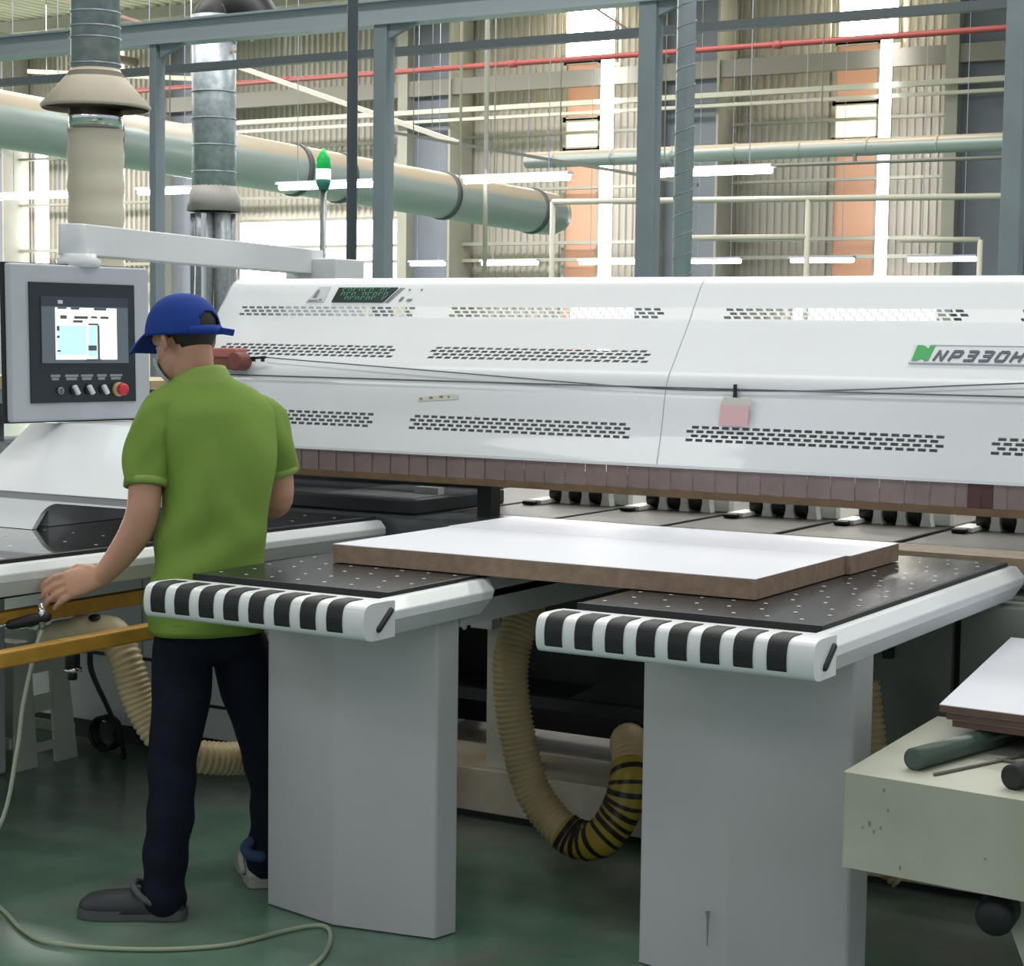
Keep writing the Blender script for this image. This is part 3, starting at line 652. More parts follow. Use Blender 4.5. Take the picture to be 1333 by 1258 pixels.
# ------------------------------------------------------------------ control desk and console
desk = thing('control_desk', (-4.5, 4.6, .922), 'white slanted cover bridging the left table below the control console', 'cover')
b = MB(); xa, xb = -4.62, -3.86
b.prism([(xa, 4.325, 1.03), (xa, 4.625, 1.236), (xa, 4.95, 1.236), (xa, 4.95, 1.03)], (xb-xa, 0, 0)); build('slanted_top', b, HOODW, desk, .006, 3)
b = MB(); b.box(xa-.2, xb, 4.335, 4.95, 1.006, 1.03); build('under_plate', b, PILLAR, desk)
# skirt with rounded tunnel opening
pts = [(-5.1, .9235), (-4.267, .9235), (-4.267, .97)]
for k in range(1, 7):
    a = PI-k*PI/12; pts.append((-4.267+.045+.045*math.cos(a), .965+.037*math.sin(a)))
pts += [(xb, 1.002), (xb, 1.008), (-5.1, 1.008)]
b = MB(); b.prism([(x, 4.335-(1.008-z)*.85, z) for x, z in pts], (0, .02, .0)); build('skirt', b, HOODW, desk)
b = MB(); b.box(-5.1, -4.29, 4.36, 4.95, .9235, 1.006); build('side_housing', b, HOODW, desk)
b = MB(); b.box(-4.28, xb, 4.9, 4.95, .95, 1.006); build('tunnel_back', b, DARK, desk)

K0 = Vector((-4.46, 4.70, 1.502)); YA = math.radians(10); TI = math.radians(1.3)
KN = Vector((math.cos(YA)*math.cos(TI), -math.sin(YA)*math.cos(TI), math.sin(TI)))
KA = Vector((math.sin(YA), math.cos(YA), 0)); KB = KN.cross(KA) if KN.cross(KA).z > 0 else KA.cross(KN)
con = thing('control_console', K0-Vector((0, 0, .25)), 'grey framed control console with lit screen hanging left of the worker', 'console')
def kq(a0, a1, b0, b1, d0, d1):
    m = MB(); m.obox(K0+KA*(a0+a1)/2+KB*(b0+b1)/2+KN*(d0+d1)/2, KA*(a1-a0)/2, KB*(b1-b0)/2, KN*(d1-d0)/2); return m
WF, HF = .4247, .396
def kx(px): return (px-36)/140.5     # helpers: fraction across / down the bezel
def bez(u0, u1, v0, v1, d0, d1): return kq(-WF/2+WF*u0, -WF/2+WF*u1, HF/2-HF*v1, HF/2-HF*v0, d0, d1)
build('housing', kq(-.285, .28, -.258, .258, -.035, -.004), mat('console_grey', '#b9c0c8', .4, var=.05), con, .008, 3)
build('rear_box', kq(-.12, .24, -.2, .2, -.16, -.035), MATS['console_grey'], con, .01)
build('gasket', kq(-.291, .284, -.263, .262, -.05, -.028), RUBBER, con, .004)
bzl = build('bezel', bez(0, 1, 0, 1, -.004, .002), mat('bezel_dark', '#1f2b33', .35), con)
build('monitor_frame', bez(.10, .925, .115, .67, .002, .006), mat('monitor_grey', '#6d7883', .4), con)
build('monitor_band', bez(.10, .925, .115, .195, .006, .007), mat('monitor_band_grey', '#3a4651', .4), con)
build('monitor_mark', bez(.25, .295, .145, .175, .007, .008), mat('mark_white', '#d8dde2', .5), con)
scr = build('screen', bez(.225, .81, .205, .64, .006, .0075), mat('screen_white', '#f4f2ea', .3, emit='#fbf6ea', estr=.85), con)
build('screen_field', bez(.24, .515, .355, .60, .0075, .008), mat('screen_cyan', '#b8efe8', .3, emit='#aef0ea', estr=.8), scr)
build('screen_field', bez(.53, .615, .355, .615, .0075, .008), MATS['screen_cyan'], scr)
build('screen_column', bez(.66, .80, .29, .63, .0075, .008), mat('screen_cream', '#efe8d8', .3, emit='#f3ead6', estr=.8), scr)
bm_ = MB()
for u0, u1, v0, v1 in ((.27, .33, .27, .30), (.40, .53, .275, .298), (.56, .62, .275, .292), (.65, .73, .275, .295), (.39, .48, .31, .33), (.535, .63, .335, .35), (.62, .64, .35, .64), (.235, .26, .36, .40), (.235, .26, .44, .46), (.235, .27, .56, .575), (.53, .61, .52, .565), (.51, .65, .635, .65), (.59, .71, .205, .225), (.37, .45, .205, .222), (.245, .33, .205, .218)):
    q = bez(u0, u1, v0, v1, .008, .0086); bm_.add(q.v, q.f)
build('screen_marks', bm_, mat('screen_mark_grey', '#5d6a70', .5), scr)
bm_ = MB()
for u0, u1 in ((.18, .27), (.315, .44), (.465, .58), (.62, .71), (.745, .865)):
    for v0, v1 in ((.765, .785), (.79, .812)):
        q = bez(u0+(v0 > .78)*.01, u1-(v0 > .78)*.015, v0, v1, .002, .0026); bm_.add(q.v, q.f)
build('label_print', bm_, mat('print_pale', '#8f989e', .6), con)
for u in (.395, .535, .675):
    c0 = K0+KA*(-WF/2+WF*u)+KB*(HF/2-HF*.895)
    bm_ = MB(); bm_.lathe(c0+KN*.002, KN, [(0, .017), (.008, .017), (.008, .014)], 20); kn = build('selector_knob', bm_, BLACK, con)
    bm_ = MB(); d1 = (KB*.85-KA*.5).normalized(); bm_.obox(c0+KN*.016, d1*.017, d1.cross(KN)*.007, KN*.008); build('knob_grip', bm_, mat('knob_white', '#d5dade', .4), kn, .003)
c0 = K0+KA*(-WF/2+WF*.26)+KB*(HF/2-HF*.90)
bm_ = MB(); bm_.lathe(c0+KN*.002, KN, [(0, .012), (.01, .012), (.012, .008)], 18); bm_.obox(c0+KN*.016, KA*.003, KB*.009, KN*.006); build('key_switch', bm_, mat('key_grey', '#8a9298', .35, metal=.5), con)
c0 = K0+KA*(-WF/2+WF*.82)+KB*(HF/2-HF*.895)
bm_ = MB(); bm_.lathe(c0+KN*.002, KN, [(0, .024), (.012, .024), (.014, .015)], 24); em = build('emergency_button', bm_, mat('button_ring', '#b8a37a', .5), con)
bm_ = MB(); bm_.lathe(c0+KN*.014, KN, [(0, .012), (.012, .012), (.012, .021), (.022, .021), (.028, .014)], 24); build('red_head', bm_, mat('button_red', '#c22f37', .4), em)
# swivel and arm
b = MB(); b.lathe((-4.52, 4.74, 1.755), (0,0,1), [(0, .07), (.025, .075), (.035, .06), (.045, .06)], 28); build('swivel', b, WHITE, con)
A0, A1 = Vector((-4.535, 4.73, 1.848)), Vector((-4.93, 6.6, 1.847))
b = MB(); d = (A1-A0).normalized(); s_ = d.cross(Vector((0,0,1))).normalized()
b.obox((A0+A1)/2, (A1-A0)/2, s_*.05, Vector((0, 0, .052))); b.lathe(A0+Vector((0, 0, -.052)), (0,0,1), [(0, .05), (.104, .05)], 24)
build('arm', b, WHITE, con, .004)
b = MB(); b.box(-5.0, -4.74, 6.5, 6.72, 1.5, 1.86); build('arm_bracket', b, WHITE, con, .006)

# ------------------------------------------------------------------ hoses
def corr_tube(pts, r, amp, turns_per_m, n=18, per=10):
    path = spline(pts, per); out = [path[0]]; P = []
    # resample evenly
    d = 0; step = 1/(turns_per_m*4); acc = 0
    P = [path[0]]
    for a, b_ in zip(path, path[1:]):
        l = (b_-a).length; pos = step-acc
        while pos <= l: P.append(a+(b_-a)*(pos/l)); pos += step
        acc = l-(pos-step)
    R = [r+amp*(1, .35, -1, .35)[i % 4] for i in range(len(P))]
    return P, R
def hose(name, pts, r, amp, tpm, m, label, parts=()):
    P, R = corr_tube(pts, r, amp, tpm)
    t = thing(name, P[-1], label, 'hose')
    b = MB(); b.tube(P, R, 18); build('hose_body', b, m, t)
    return t, P, R
t, P, R = hose('vacuum_hose', [(-2.835, 4.96, .795), (-2.835, 4.9, .755), (-2.85, 4.82, .60), (-2.835, 4.8, .44), (-2.775, 4.8, .22), (-2.69, 4.8, .11), (-2.60, 4.8, .068), (-2.52, 4.8, .09), (-2.47, 4.82, .18), (-2.465, 4.86, .28), (-2.52, 4.95, .34), (-2.56, 5.06, .30)], .053, .0035, 62, HOSE, 'tan ribbed hose hanging between the two tables, its bend taped yellow and black')
# yellow and black tape around the low bend
n = len(P); i0, i1 = int(n*.58), int(n*.84)
TY, TK = mat('yellow_tape', '#a99436', .4), mat('black_tape', '#1a1a19', .4)
b = MB(); b.tube(P[i0:i1], [.0575]*(i1-i0), 20); build('tape', b, TY, t)
b = MB(); T0 = P[i0:i1]
for k in range(0, len(T0)-6, 7):
    A, B = T0[k], T0[k+5]; d = (B-A).normalized(); u = d.orthogonal().normalized(); w_ = d.cross(u); rs = []
    for j in range(5):
        Q = T0[k+j]; rs.append([Q+d*(.012*math.sin(q*PI/9+k))+(u*math.cos(q*PI/9)+w_*math.sin(q*PI/9))*.0592 for q in range(18)])
    b.rings(rs[:4] if k % 2 else rs, 0, False)
build('tape_stripe', b, TK, t)
t, P, R = hose('vacuum_hose', [(-3.72, 4.04, .68), (-3.705, 4.04, .65), (-3.67, 4.035, .60), (-3.625, 4.05, .47), (-3.56, 4.08, .372), (-3.46, 4.15, .325), (-3.36, 4.4, .30), (-3.28, 4.75, .28), (-3.24, 5.02, .25)], .046, .003, 62, HOSE, 'tan ribbed hose drooping behind the worker\'s legs from the yellow bars')
b = MB(); b.tube(spline([(-3.90, 3.93, .665), (-3.85, 3.95, .678), (-3.78, 3.99, .688), (-3.725, 4.03, .682), (-3.715, 4.05, .65)]), [.028]*5+[.036]*5+[.044]*8+[.046]*7, 18); nz = build('hose_cuff', b, mat('pale_cuff', '#cdbfa2', .45), t)
b = MB(); b.lathe((-3.745, 3.985, .725), (.2, -.4, 1), [(0, .017), (.004, .017)], 18); build('vent_hole', b, BLACK, nz)
hose('vacuum_hose', [(-1.79, 4.95, .60), (-1.775, 4.95, .5), (-1.76, 4.95, .40), (-1.745, 4.95, .25), (-1.72, 4.955, .12), (-1.66, 4.96, .06)], .04, .0035, 55, HOSE, 'tan ribbed hose showing beside the right table leg, mostly hidden')

# ------------------------------------------------------------------ yellow trolley, stool, cables
t = thing('hand_trolley', (-3.7, 3.3, 0), 'yellow two-bar hand trolley beside the worker under the left table', 'trolley')
b = MB(); b.box(-3.80, -3.76, 3.25, 4.32, .738, .78); build('handle_bar', b, YELLOW, t, .005)
b = MB(); b.box(-3.615, -3.572, 3.05, 4.06, .672, .715); build('handle_bar', b, YELLOW, t, .005)
b = MB(); b.box(-3.80, -3.57, 3.20, 3.245, .675, .76); build('cross_bar', b, YELLOW, t, .005)
for x in (-3.78, -3.60):
    b = MB(); b.box(x-.02, x+.02, 3.16, 3.20, .0, .74); build('upright', b, YELLOW, t, .005)
st = thing('plastic_stool', (-4.95, 4.85, 0), 'white plastic stool with slotted tapered legs under the left table', 'stool')
PL = mat('white_plastic', '#d9dcd0', .4, var=.06)
b = MB(); b.box(-5.09, -4.81, 4.72, 4.99, .42, .45); build('seat', b, PL, st, .01)
def leg_panel(x, dx):      # tapered slotted side
    b = MB(); t_ = .012
    def strip(pts): b.prism([(x+dx*(1-z/.43), y, z) for y, z in pts], (t_, 0, 0))
    yl = lambda z: 4.735-.04*(1-z/.43); yr = lambda z: 4.975+.03*(1-z/.43)
    a0 = lambda z: 4.805; a1 = lambda z: 4.895
    zs = [0, .05, .13, .19, .27, .35, .43]
    for z0, z1 in zip(zs, zs[1:]):
        strip([(yl(z0)+.0, z0), (a0(z0), z0), (a0(z1), z1), (yl(z1), z1)]) ; strip([(a1(z0), z0), (yr(z0), z0), (yr(z1), z1), (a1(z1), z1)])
        if z0 in (.13,  .27) or z0 == .35: pass
    for z0, z1 in ((.05, .08), (.19, .25), (.33, .43)): strip([(4.80, z0), (4.90, z0), (4.90, z1), (4.80, z1)])
    return b
build('leg_panel', leg_panel(-4.83, .03), PL, st, .003)
build('leg_panel', leg_panel(-5.08, -.03), PL, st, .003)
for y, l in ((4.69, 0), (5.0, 0)):
    b = MB(); b.box(-5.1, -4.8, y-.006, y+.006, .08, .12); build('stretcher', b, PL, st, .003)
t = thing('hose_fitting', (-3.768, 3.92, .55), 'black fitting with chrome ring hanging below the hose cuff by the yellow bars', 'fitting')
b = MB(); b.tube([(-3.768, 3.92, .66), (-3.768, 3.92, .588)], .021, 16); build('body', b, BLACK, t)
b = MB(); b.lathe((-3.768, 3.92, .578), (0,0,1), [(0, .02), (0, .026), (.012, .026), (.012, .02)], 16); build('ring', b, CHROME, t)
b = MB(); b.tube([(-3.768, 3.92, .585), (-3.769, 3.92, .555)], .014, 12); build('tip', b, BLACK, t)
b = MB(); b.tube(spline([(-3.70, 3.92, .66), (-3.80, 4.03, .56), (-4.12, 4.44, .352), (-4.40, 4.80, .165), (-4.56, 5.00, .04), (-4.61, 5.05, .012), (-4.64, 5.07, .012)]), .0085, 8)
solo('black_cable', b, BLACK, 'black cable slanting down to the floor behind the worker', 'cable')
b = MB()
for k in range(3):
    b.tube([(-4.74+.06*math.cos(a), 5.08+.02*k, .075+.06*math.sin(a)) for a in [q*PI/8 for q in range(17)]], .007, 8)
solo('cable_coil', b, BLACK, 'small coil of black cable on the floor by the machine base', 'cable coil')
g = thing('air_blow_gun', (-3.664, 3.675, 0.700), 'chrome and black air gun held in the worker\'s left hand', 'air gun')
b = MB(); b.tube([(-3.649, 3.677, 0.812), (-3.646, 3.680, 0.780), (-3.651, 3.682, 0.742)], [.008, .011, .009], 12); build('coupling', b, CHROME, g)
b = MB(); b.tube([(-3.639, 3.687, 0.775), (-3.674, 3.670, 0.765), (-3.709, 3.625, 0.755)], [.015, .017, .013], 12, round_end=True); build('grip', b, BLACK, g)
b = MB(); b.tube([(-3.674, 3.675, 0.752), (-3.704, 3.655, 0.742)], .007, 10); b.tube([(-3.709, 3.625, 0.755), (-3.726, 3.565, 0.752)], .005, 8); build('nozzle', b, CHROME, g)
b = MB(); b.tube(spline([(-3.651, 3.682, .742), (-3.662, 3.66, .66), (-3.675, 3.634, .535), (-3.69, 3.625, .409), (-3.735, 3.60, .20), (-3.86, 3.52, .04), (-4.0, 3.4, .008), (-4.2, 3.2, .008)]), .0058, 8)
solo('air_hose', b, mat('pale_air_hose', '#b9bfae', .4), 'thin pale air hose dropping from the air gun to the floor', 'hose')
b = MB(); b.tube(spline([(-3.95, 3.66, .007), (-3.673, 3.544, .007), (-3.481, 3.437, .007), (-3.342, 3.404, .007), (-3.133, 3.484, .007), (-2.976, 3.621, .007), (-2.92, 3.79, .007), (-2.88, 3.875, .007), (-2.835, 3.875, .007), (-2.773, 3.80, .007), (-2.72, 3.70, .007), (-2.69, 3.60, .007), (-2.66, 3.4, .007)]), .006, 8)
solo('floor_cable', b, mat('pale_cable', '#9aa58c', .5), 'pale cable curling across the green floor in front of the worker', 'cable')

# ------------------------------------------------------------------ foreground lift table with board stack
cart = thing('lift_table', (-1.0, 4.0, .4), 'cream steel lift table in the right foreground, stained and scratched', 'table')
CR = mat('stained_cream_paint', '#b3b6a8', .5, col2='#a2a596', scale=3.5)
pl = [(-1.372, 3.682), (-.35, 3.585), (-.35, 4.42), (-1.392, 4.36)]
b = MB(); b.prism([(x, y, .449) for x, y in pl], (0, 0, .201)); build('platform', b, CR, cart, .008, 3)
b = MB()
for x, z, r in ((-1.31, .55, .008), (-1.30, .535, .006), (-1.285, .545, .005), (-1.24, .47, .006), (-1.28, .625, .006), (-1.27, .585, .005), (-1.06, .52, .004), (-1.325, .54, .004)):
    y = 3.682-(x+1.372)*.095-.0015
    b.add([(x+r*math.cos(a)*.4, y, z+r*.8*math.sin(a)) for a in [k*PI/5 for k in range(10)]], [tuple(range(10))])
build('paint_chip', b, mat('chip_grey', '#83877a', .7), cart, recalc=False)
b = MB(); b.prism([(-1.09, 3.80, .449), (-.6, 3.76, .449), (-.75, 3.78, .0), (-.95, 3.79, .12)], (0, .06, 0)); build('scissor_leg', b, CR, cart, .004)
b = MB(); b.lathe((-1.058, 3.74, .385), (.1, -1, 0), [(-.06, .04), (.02, .04), (.03, .03)], 20); build('roller', b, BLACK, cart)
b = MB(); b.box(-.9, -.4, 3.75, 4.3, .0, .10); build('base_frame', b, CR, cart)
def roll(name, p, q, r, m, label):
    t = thing(name, p, label, 'tube'); p, q = Vector(p), Vector(q); d = (q-p).normalized(); l = (q-p).length
    b = MB(); b.lathe(p, d, [(0, r*.75), (0, r), (l, r), (l, r*.75), (0.01, r*.75)], 24); build('tube_body', b, m, t)
    b = MB(); b.lathe(p+d*.006, d, [(0, .0005), (0, r*.76), (.004, r*.76), (.004, .0005)], 20); build('dark_bore', b, BLACK, t)
roll('spacer_tube', (-1.253, 3.775, .674), (-1.13, 4.28, .674), .024, mat('dark_green_tube', '#45564f', .35), 'dark green tube lying on the cream lift table, pointing under the boards')
roll('spacer_tube', (-1.03, 3.72, .676), (-.90, 4.2, .676), .026, mat('black_tube', '#1d1f20', .45), 'black tube on the lift table at the right edge of the photo')
b = MB(); b.tube([(-1.20, 3.75, .6535), (-1.03, 4.2, .6535)], .004, 6); 
b.tube([(-1.13, 3.96, .6535), (-1.02, 3.955, .6535)], .004, 6)
solo('steel_strip', b, mat('strip_grey', '#6a6a62', .5), 'thin grey strips lying beside the dark green tube', 'strip')
GS = 'board stack on the lift table'
z = .70
for k, (dx, lab) in enumerate(((.026, 'lowest board of the foreground stack, set back furthest'), (.014, 'middle board of the foreground stack'), (0., 'top white board of the foreground stack, its corner overhanging'))):
    t = thing('melamine_board', (-1.0, 4.6, z), lab, 'board', GS)
    h = .0165
    q = [(-1.277+dx, 4.012+dx*.5), (-.4, 3.955+dx*.5), (-.45, 5.0), (-1.412+dx, 5.04)]
    b = MB(); b.prism([(x, y, z) for x, y in q], (0, 0, h-.002)); build('core', b, mat('dark_brown_board', '#6d564a', .7, var=.2, scale=30), t)
    b = MB(); b.prism([(x, y, z+h-.002) for x, y in q], (0, 0, .0016)); build('white_face', b, BOARDW, t)
    z += h

# ------------------------------------------------------------------ clutter glimpsed at far left
b = MB(); b.box(-7.6, -6.2, 7.0, 7.6, 1.235, 1.30); solo('timber_plank', b, mat('raw_timber', '#b9a680', .7, var=.2), 'raw timber plank stacked behind the console at the left edge', 'plank')
b = MB(); b.box(-7.6, -6.15, 7.0, 7.6, 1.16, 1.2); b.box(-6.4, -6.3, 7.0, 7.1, 0, 1.16); b.box(-7.4, -7.3, 7.0, 7.1, 0, 1.16); b.box(-7.6, -6.2, 7.0, 7.6, .9, .96); b.box(-7.6, -6.2, 7.0, 7.6, 1.2, 1.234)
solo('storage_rack', b, mat('dark_rack_paint', '#3c4143', .5, col2='#8d9498', scale=8), 'dark rack carrying timber behind the control desk at left', 'rack')

# ------------------------------------------------------------------ the worker
BASE = Vector((-3.22, 3.86, 0)); RT = Vector((.8601, .5101, 0)); FD = Vector((-.5101, .8601, 0))
def W(u, w_, z): return BASE+RT*u+FD*w_+Vector((0, 0, z))
def WV(u, w_, z): return RT*u+FD*w_+Vector((0, 0, z))
man = thing('person', BASE, 'person in green polo shirt, blue cap and navy trousers reaching down beside the saw', 'person')

def remesh(name, mb, m, parent, vox, smooth=4, post=None, fac=.5, sub=0):
    o = build(name, mb, m, parent)
    md = o.modifiers.new('r', 'REMESH'); md.mode = 'VOXEL'; md.voxel_size = vox; md.use_smooth_shade = True
    if smooth:
        s = o.modifiers.new('s', 'SMOOTH'); s.iterations = smooth; s.factor = fac
    if sub:
        q = o.modifiers.new('q', 'SUBSURF'); q.levels = sub; q.render_levels = sub
    dg = bpy.context.evaluated_depsgraph_get(); dg.update()
    me = bpy.data.meshes.new_from_object(o.evaluated_get(dg)); o.modifiers.clear(); old = o.data; o.data = me; bpy.data.meshes.remove(old)
    if post:
        o0 = org(o)
        for v in me.vertices: v.co = post(v.co+o0, v.normal)-o0
    if post:
        s = o.modifiers.new('s', 'SMOOTH'); s.iterations = 2; s.factor = .5
    for p in me.polygons: p.use_smooth = True
    me.update(); return o
def ellring(c, a, b_, yaw, n=28, tilt=(0, 0)):
    r_ = WV(math.cos(yaw), math.sin(yaw), tilt[0]); f_ = WV(-math.sin(yaw), math.cos(yaw), tilt[1])
    return [c+r_*a*math.cos(2*PI*i/n)+f_*b_*math.sin(2*PI*i/n) for i in range(n)]
Y0 = math.radians(22)
TOR = [(-.030, .150, .728, .160, .125), (-.026, .155, .858, .152, .120), (-.018, .172, .983, .146, .118), (-.013, .192, 1.108, .147, .118), (-.016, .217, 1.215, .158, .120), (-.026, .238, 1.30, .174, .112), (-.034, .246, 1.345, .170, .100), (-.046, .256, 1.385, .136, .084), (-.056, .262, 1.414, .088, .072), (-.061, .265, 1.432, .066, .062)]
def torso(mb, inset=0., lo=0, hi=None):
    mb.rings([ellring(W(u, w_, z), a-inset, d-inset, Y0) for u, w_, z, a, d in TOR[lo:hi]])
def limb(mb, pts, rad): 
    P = spline([W(*p) for p in pts], 5); R = []
    for i in range(len(P)):
        t = i/(len(P)-1)*(len(rad)-1); k = min(int(t), len(rad)-2); R.append(rad[k]+(rad[k+1]-rad[k])*(t-k))
    mb.tube(P, R, 18, round_end=True)

# head frame
HC = W(-.120, .287, 1.532)
ya, pi_ = math.radians(50), math.radians(19)
HF_ = WV(-math.sin(ya)*math.cos(pi_), math.cos(ya)*math.cos(pi_), -math.sin(pi_))
HR = WV(math.cos(ya), math.sin(ya), 0); HU = HR.cross(HF_)
if HU.z < 0: HU = -HU
def Hd(x, y, z): return HC+HR*x+HF_*y+HU*z
def hand(mb, wr, kn, across, curl, mirror=1, sp=.0195):
    wr, kn, ac, cu = Vector(wr), Vector(kn), Vector(across).normalized(), Vector(curl).normalized()
    d = (kn-wr).normalized(); ac = (ac-d*ac.dot(d)).normalized(); nn_ = d.cross(ac)
    # palm
    pr = []
    for t, hw, th in ((-.1, .027, .021), (.2, .032, .018), (.6, .040, .016), (1.0, .041, .014), (1.12, .038, .011)):
        c_ = wr+(kn-wr)*t; pr.append([c_+ac*hw*math.cos(2*PI*i/16)+nn_*th*math.sin(2*PI*i/16) for i in range(16)])
    mb.rings(pr)
    ln = (.70, .96, 1.0, .9)
    for i in range(4):     # little .. index
        p0 = kn+ac*(i-1.5)*sp-d*.012; l = ln[i]
        d1 = (d*.97+cu*(.12+.06*(3-i))+ac*(i-1.5)*.05).normalized(); d2 = (d*.85+cu*(.42+.06*(3-i))).normalized(); d3 = (d*.6+cu*.8).normalized()
        p1 = p0+d1*.052*l; p2 = p1+d2*.030*l; p3 = p2+d3*.022*l
        mb.tube([p0, p0+(p1-p0)*.5, p1, p1+(p2-p1)*.5, p2, p3], [.0105, .0098, .0098, .0088, .0088, .0075], 10, round_end=True)
    t0 = wr+(kn-wr)*.28+ac*.026; t1 = t0+(d*.55+ac*.62+cu*.4).normalized()*.042; t2 = t1+(d*.8+cu*.45+ac*.05).normalized()*.032; t3 = t2+(d*.75+cu*.6).normalized()*.022
    mb.tube([t0, t1, t2, t3], [.0145, .0125, .0108, .0085], 10, round_end=True)

body = MB()
torso(body, .036)
body.tube([W(-.075, .27, 1.40), W(-.085, .268, 1.44), Hd(0, -.028, -.045), Hd(0, -.015, 0)], [.060, .056, .055, .06], 20)
body.ell(Hd(0, -.012, .025), HR*.076, HF_*.096, HU*.088)
body.ell(Hd(0, .03, -.045), HR*.062, HF_*.062, HU*.078)
body.ell(Hd(0, .058, -.1), HR*.034, HF_*.030, HU*.026)
body.ell(Hd(0, .052, .012), HR*.058, HF_*.04, HU*.03)
body.tube([Hd(0, .082, .0), Hd(0, .098, -.025), Hd(0, .105, -.042)], [.010, .013, .015], 10, round_end=True)
body.ell(Hd(0, .088, -.068), HR*.024, HF_*.012, HU*.012)
for sx_ in (-1, 1):
    e_ = Hd(sx_*.079, -.012, -.012)
    body.ell(e_, HR*.010-HF_*.006*sx_*0, HF_*.020-HR*sx_*.012, HU*.034)
    body.ell(e_+HU*-.022+HF_*.004, HR*.008, HF_*.010, HU*.014)
# arms (worker's left hangs to the air gun, right reaches forward)
limb(body, [(-.152, .188, 1.295), (-.188, .142, 1.20), (-.194, .107, 1.075), (-.214, .112, 1.008), (-.262, .125, .937), (-.312, .137, .880)], [.046, .046, .045, .046, .038, .029])
limb(body, [(.085, .312, 1.295), (.128, .343, 1.20), (.136, .375, 1.075), (.08, .48, 1.05), (-.02, .60, 1.035)], [.046, .045, .043, .042, .029])
hand(body, W(-.312, .137, .878), W(-.398, .113, .858), WV(.05, .45, .9), WV(-.2, .35, -.9))
hand(body, W(-.02, .60, 1.035), W(-.085, .65, 1.015), WV(-.5, -.6, .2), WV(0, .1, -1))
# legs under the trousers
LL = [(-.086, .125, .70), (-.091, .10, .571), (-.099, .027, .396), (-.099, -.033, .244), (-.105, -.075, .10)]
LR = [(.040, .207, .69), (.074, .227, .548), (.125, .245, .327), (.135, .237, .16), (.122, .21, .10)]
limb(body, LL, [.07, .065, .05, .045, .035]); limb(body, LR, [.07, .065, .05, .045, .035])
bo = remesh('body', body, SKIN, man, .0045, 3)

# shirt: torso and sleeves lofted with folds, armhole seam where they meet
def lerp_tab(tab, z):
    for p, q in zip(tab, tab[1:]):
        if p[2] <= z <= q[2]:
            t = (z-p[2])/(q[2]-p[2]); return [p[i]+(q[i]-p[i])*t for i in range(5)]
    return list(tab[-1])
def cat_tab(tab, n):
    P = [Vector(r) if len(r) == 5 else r for r in tab]; out = []
    ext = [P[0]*2-P[1]]+P+[P[-1]*2-P[-2]]
    for i in range(1, len(ext)-2):
        a, b_, c, d = ext[i-1:i+3]
        for k in range(n):
            t = k/n; out.append(.5*((2*b_)+(c-a)*t+(2*a-5*b_+4*c-d)*t*t+(3*b_-a-3*c+d)*t**3))
    return out+[P[-1]]
def fold(u, w_, z, back):
    low = max(0., min(1., (1.12-z)/.16)); arm = max(0., min(1., (1.36-z)/.10)); hem = max(0., min(1., (z-.74)/.05))
    d = .0085*math.sin(40*(z*.72+u)+2.5*math.sin(8*u))*low*(.5+.5*math.sin(11*z+6*u+1))
    d += .0075*math.sin(30*(z-u*.85)+2*math.sin(6*z))*low*(.5+.5*math.cos(8*u+.6))
    d += .0085*math.sin(15*u+3.5*z+1.2)*max(0., min(1., (1.34-z)/.25))
    d += .0075*math.sin(20*(z*.9+abs(u+.02)*1.5)+.6)*arm*max(0., min(1., (z-1.0)/.1))
    d -= .012*math.exp(-((u+.005)/.022)**2-((z-1.05)/.10)**2)*back
    return d*(.35+.65*hem)
sh = MB(); rs = []
for r in cat_tab(TOR, 9):
    u0, w0, z, a_, b_ = r; ring = []
    for i in range(112):
        an = 2*PI*i/112; c_, s_i = math.cos(an), math.sin(an)
        ca = math.copysign(abs(c_)**.9, c_); sa = math.copysign(abs(s_i)**.9, s_i)
        du = math.cos(Y0)*a_*ca-math.sin(Y0)*b_*sa; dw = math.sin(Y0)*a_*ca+math.cos(Y0)*b_*sa
        l = math.hypot(du, dw); k = 1+fold(u0+du, w0+dw, z, 1. if dw < 0 else 0.)/l
        ring.append(W(u0+du*k, w0+dw*k, z))
    rs.append(ring)
lowr = [p+(W(-.03, .15, p.z-BASE.z)-p)*.05+Vector((0, 0, .004)) for p in rs[0]]
sh.rings([[p+Vector((0, 0, .03)) for p in lowr], lowr]+rs, 0, False)
def sleeve(mb, pts, rad, ph):
    P = spline([W(*p) for p in pts], 9); n = len(P); R = []
    for i in range(n):
        t = i/(n-1)*(len(rad)-1); k = min(int(t), len(rad)-2); R.append(rad[k]+(rad[k+1]-rad[k])*(t-k))
    rr = []; up = RT.copy()
    for i in range(n):
        T = (P[min(i+1, n-1)]-P[max(i-1, 0)]).normalized(); u_ = (up-T*up.dot(T)).normalized(); v_ = T.cross(u_); up = u_; ring = []
        for j in range(56):
            an = 2*PI*j/56; q = i/(n-1)
            r = R[i]+.0042*math.sin(3*an+9*q+ph)*min(1, q*2)+.003*math.sin(5*an-14*q+ph)*min(1, q*2)*(1-q*.6)
            ring.append(P[i]+(u_*math.cos(an)*1.0+v_*math.sin(an)*1.04)*r)
        rr.append(ring)
    c_ = P[-1]; inn = [c_+(p-c_)*.93 for p in rr[-1]]
    T = (P[-1]-P[-2]).normalized()
    mb.rings(rr+[inn, [p-T*.04 for p in inn]], 0, False)
    return c_, T, R[-1]
hem1 = sleeve(sh, [(-.095, .218, 1.335), (-.142, .197, 1.322), (-.172, .170, 1.275), (-.190, .141, 1.20), (-.190, .117, 1.125)], [.050, .070, .070, .062, .056], 0)
